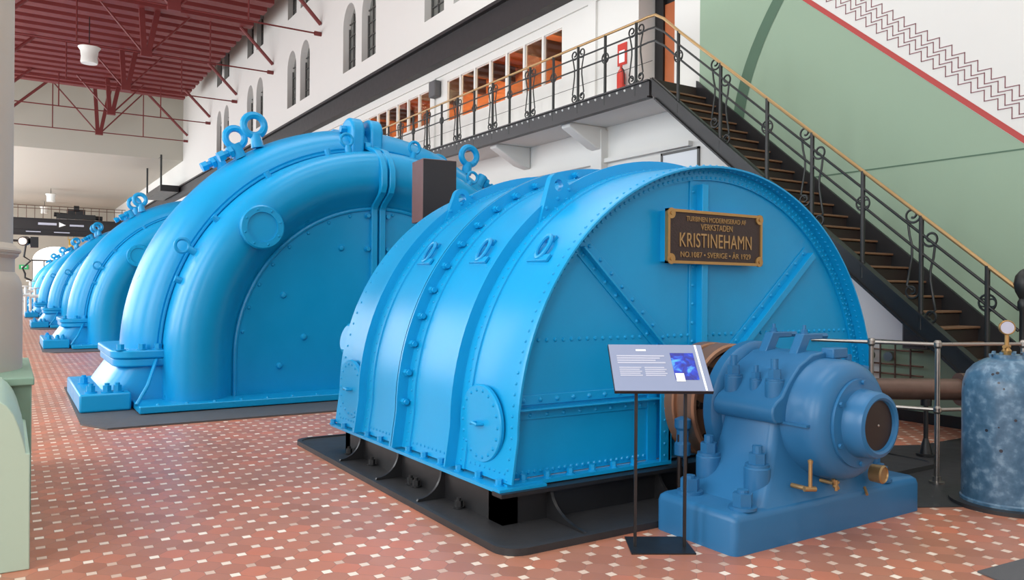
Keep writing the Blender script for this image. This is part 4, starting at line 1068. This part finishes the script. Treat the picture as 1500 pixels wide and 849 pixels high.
bg = thing('steel_pipe', 'thick rusty steel pipe lying behind the pipe railing', 'pipe', (7.6, 4.6, 0))
m = MB(); m.cyl((7.05, 4.63, .66), (8.75, 3.53, .66), .105, n=24); m.cyl((7.86, 4.106, .66), (7.91, 4.074, .66), .16, n=24); m.cyl((7.93, 4.061, .66), (7.98, 4.029, .66), .16, n=24); m.build('barrel', 'pipe', bg)
for (x, y) in ((7.59, 4.28), (8.12, 3.937)):
    m = MB(); m.cyl((x, y, .006), (x, y, .58), .022, n=10); m.cyl((x, y, .006), (x, y, .03), .09, n=16); m.lathe([(.022, .18), (.045, .1), (.06, .03)], (x, y, 0), (0, 0, 1), 14); m.cyl((x, y, .50), (x, y, .58), .05, n=12); m.build('support_leg', 'black', bg)
fr = tag(MB().prism([(4.69, 2.34), (6.4, 2.2), (6.4, 1.2), (4.3, 1.0)], 'xy', 0, .012).build('floor_cover', 'mat_dark', bevel=.003), 'dark steel floor cover at the lower right corner of the photo', 'floor cover')

# ------------------------------------------------------------------ camera
F = 1150.0; YAW = math.atan(739/F); ROLL = math.radians(.45)
cam = bpy.data.cameras.new('camera'); co_ = bpy.data.objects.new('camera', cam); COL.objects.link(co_)
cam.sensor_fit = 'HORIZONTAL'; cam.sensor_width = 36; cam.lens = 36*F/1500; cam.clip_start = .05; cam.clip_end = 400
co_.matrix_world = Matrix.Translation((0, 0, 1.6)) @ Matrix.Rotation(-YAW, 4, 'Z') @ Matrix.Rotation(PI/2, 4, 'X') @ Matrix.Rotation(ROLL, 4, 'Z')
S.camera = co_

# ------------------------------------------------------------------ light
wd = bpy.data.worlds.new('daylight'); S.world = wd; wd.use_nodes = True
bgd = wd.node_tree.nodes['Background']; bgd.inputs[0].default_value = (.93, .96, 1, 1); bgd.inputs[1].default_value = .33
def area(name, loc, rot, sx, sy, e, col=(1, 1, 1)):
    l = bpy.data.lights.new(name, 'AREA'); l.shape = 'RECTANGLE'; l.size = sx; l.size_y = sy; l.energy = e; l.color = col
    o = bpy.data.objects.new(name, l); COL.objects.link(o); o.location = loc; o.rotation_euler = rot; return o
for k in range(16):
    area('window_daylight', (-6.05, -4.0+k*6, 5.4), (0, -PI/2, 0), 7.2, 3.5, 570 if k < 9 else 800, (.95, .98, 1))
for k in range(4):
    area('roof_fill', (4.2, -1+k*7.5, 14.6), (0, 0, 0), 9, 4, 380, (.96, .985, 1))  # overhead fill lamps, added for general brightness
area('rear_fill', (2.0, -5.95, 6), (PI/2, 0, 0), 9, 7, 90, (.95, .98, 1))  # unseen lamp added behind the camera to brighten front faces
for y in (13.6, 16.3, 20.4, 22.6, 27.5):
    l = bpy.data.lights.new('timber_room_lamp', 'POINT'); l.energy = 260; l.color = (1, .66, .36); l.shadow_soft_size = .2
    o = bpy.data.objects.new('timber_room_lamp', l); COL.objects.link(o); o.location = (11.0, y, 7.3)
vs = S.view_settings; vs.view_transform = 'Standard'; vs.look = 'None'; vs.exposure = 0.; vs.gamma = 1; vs.use_curve_mapping = False
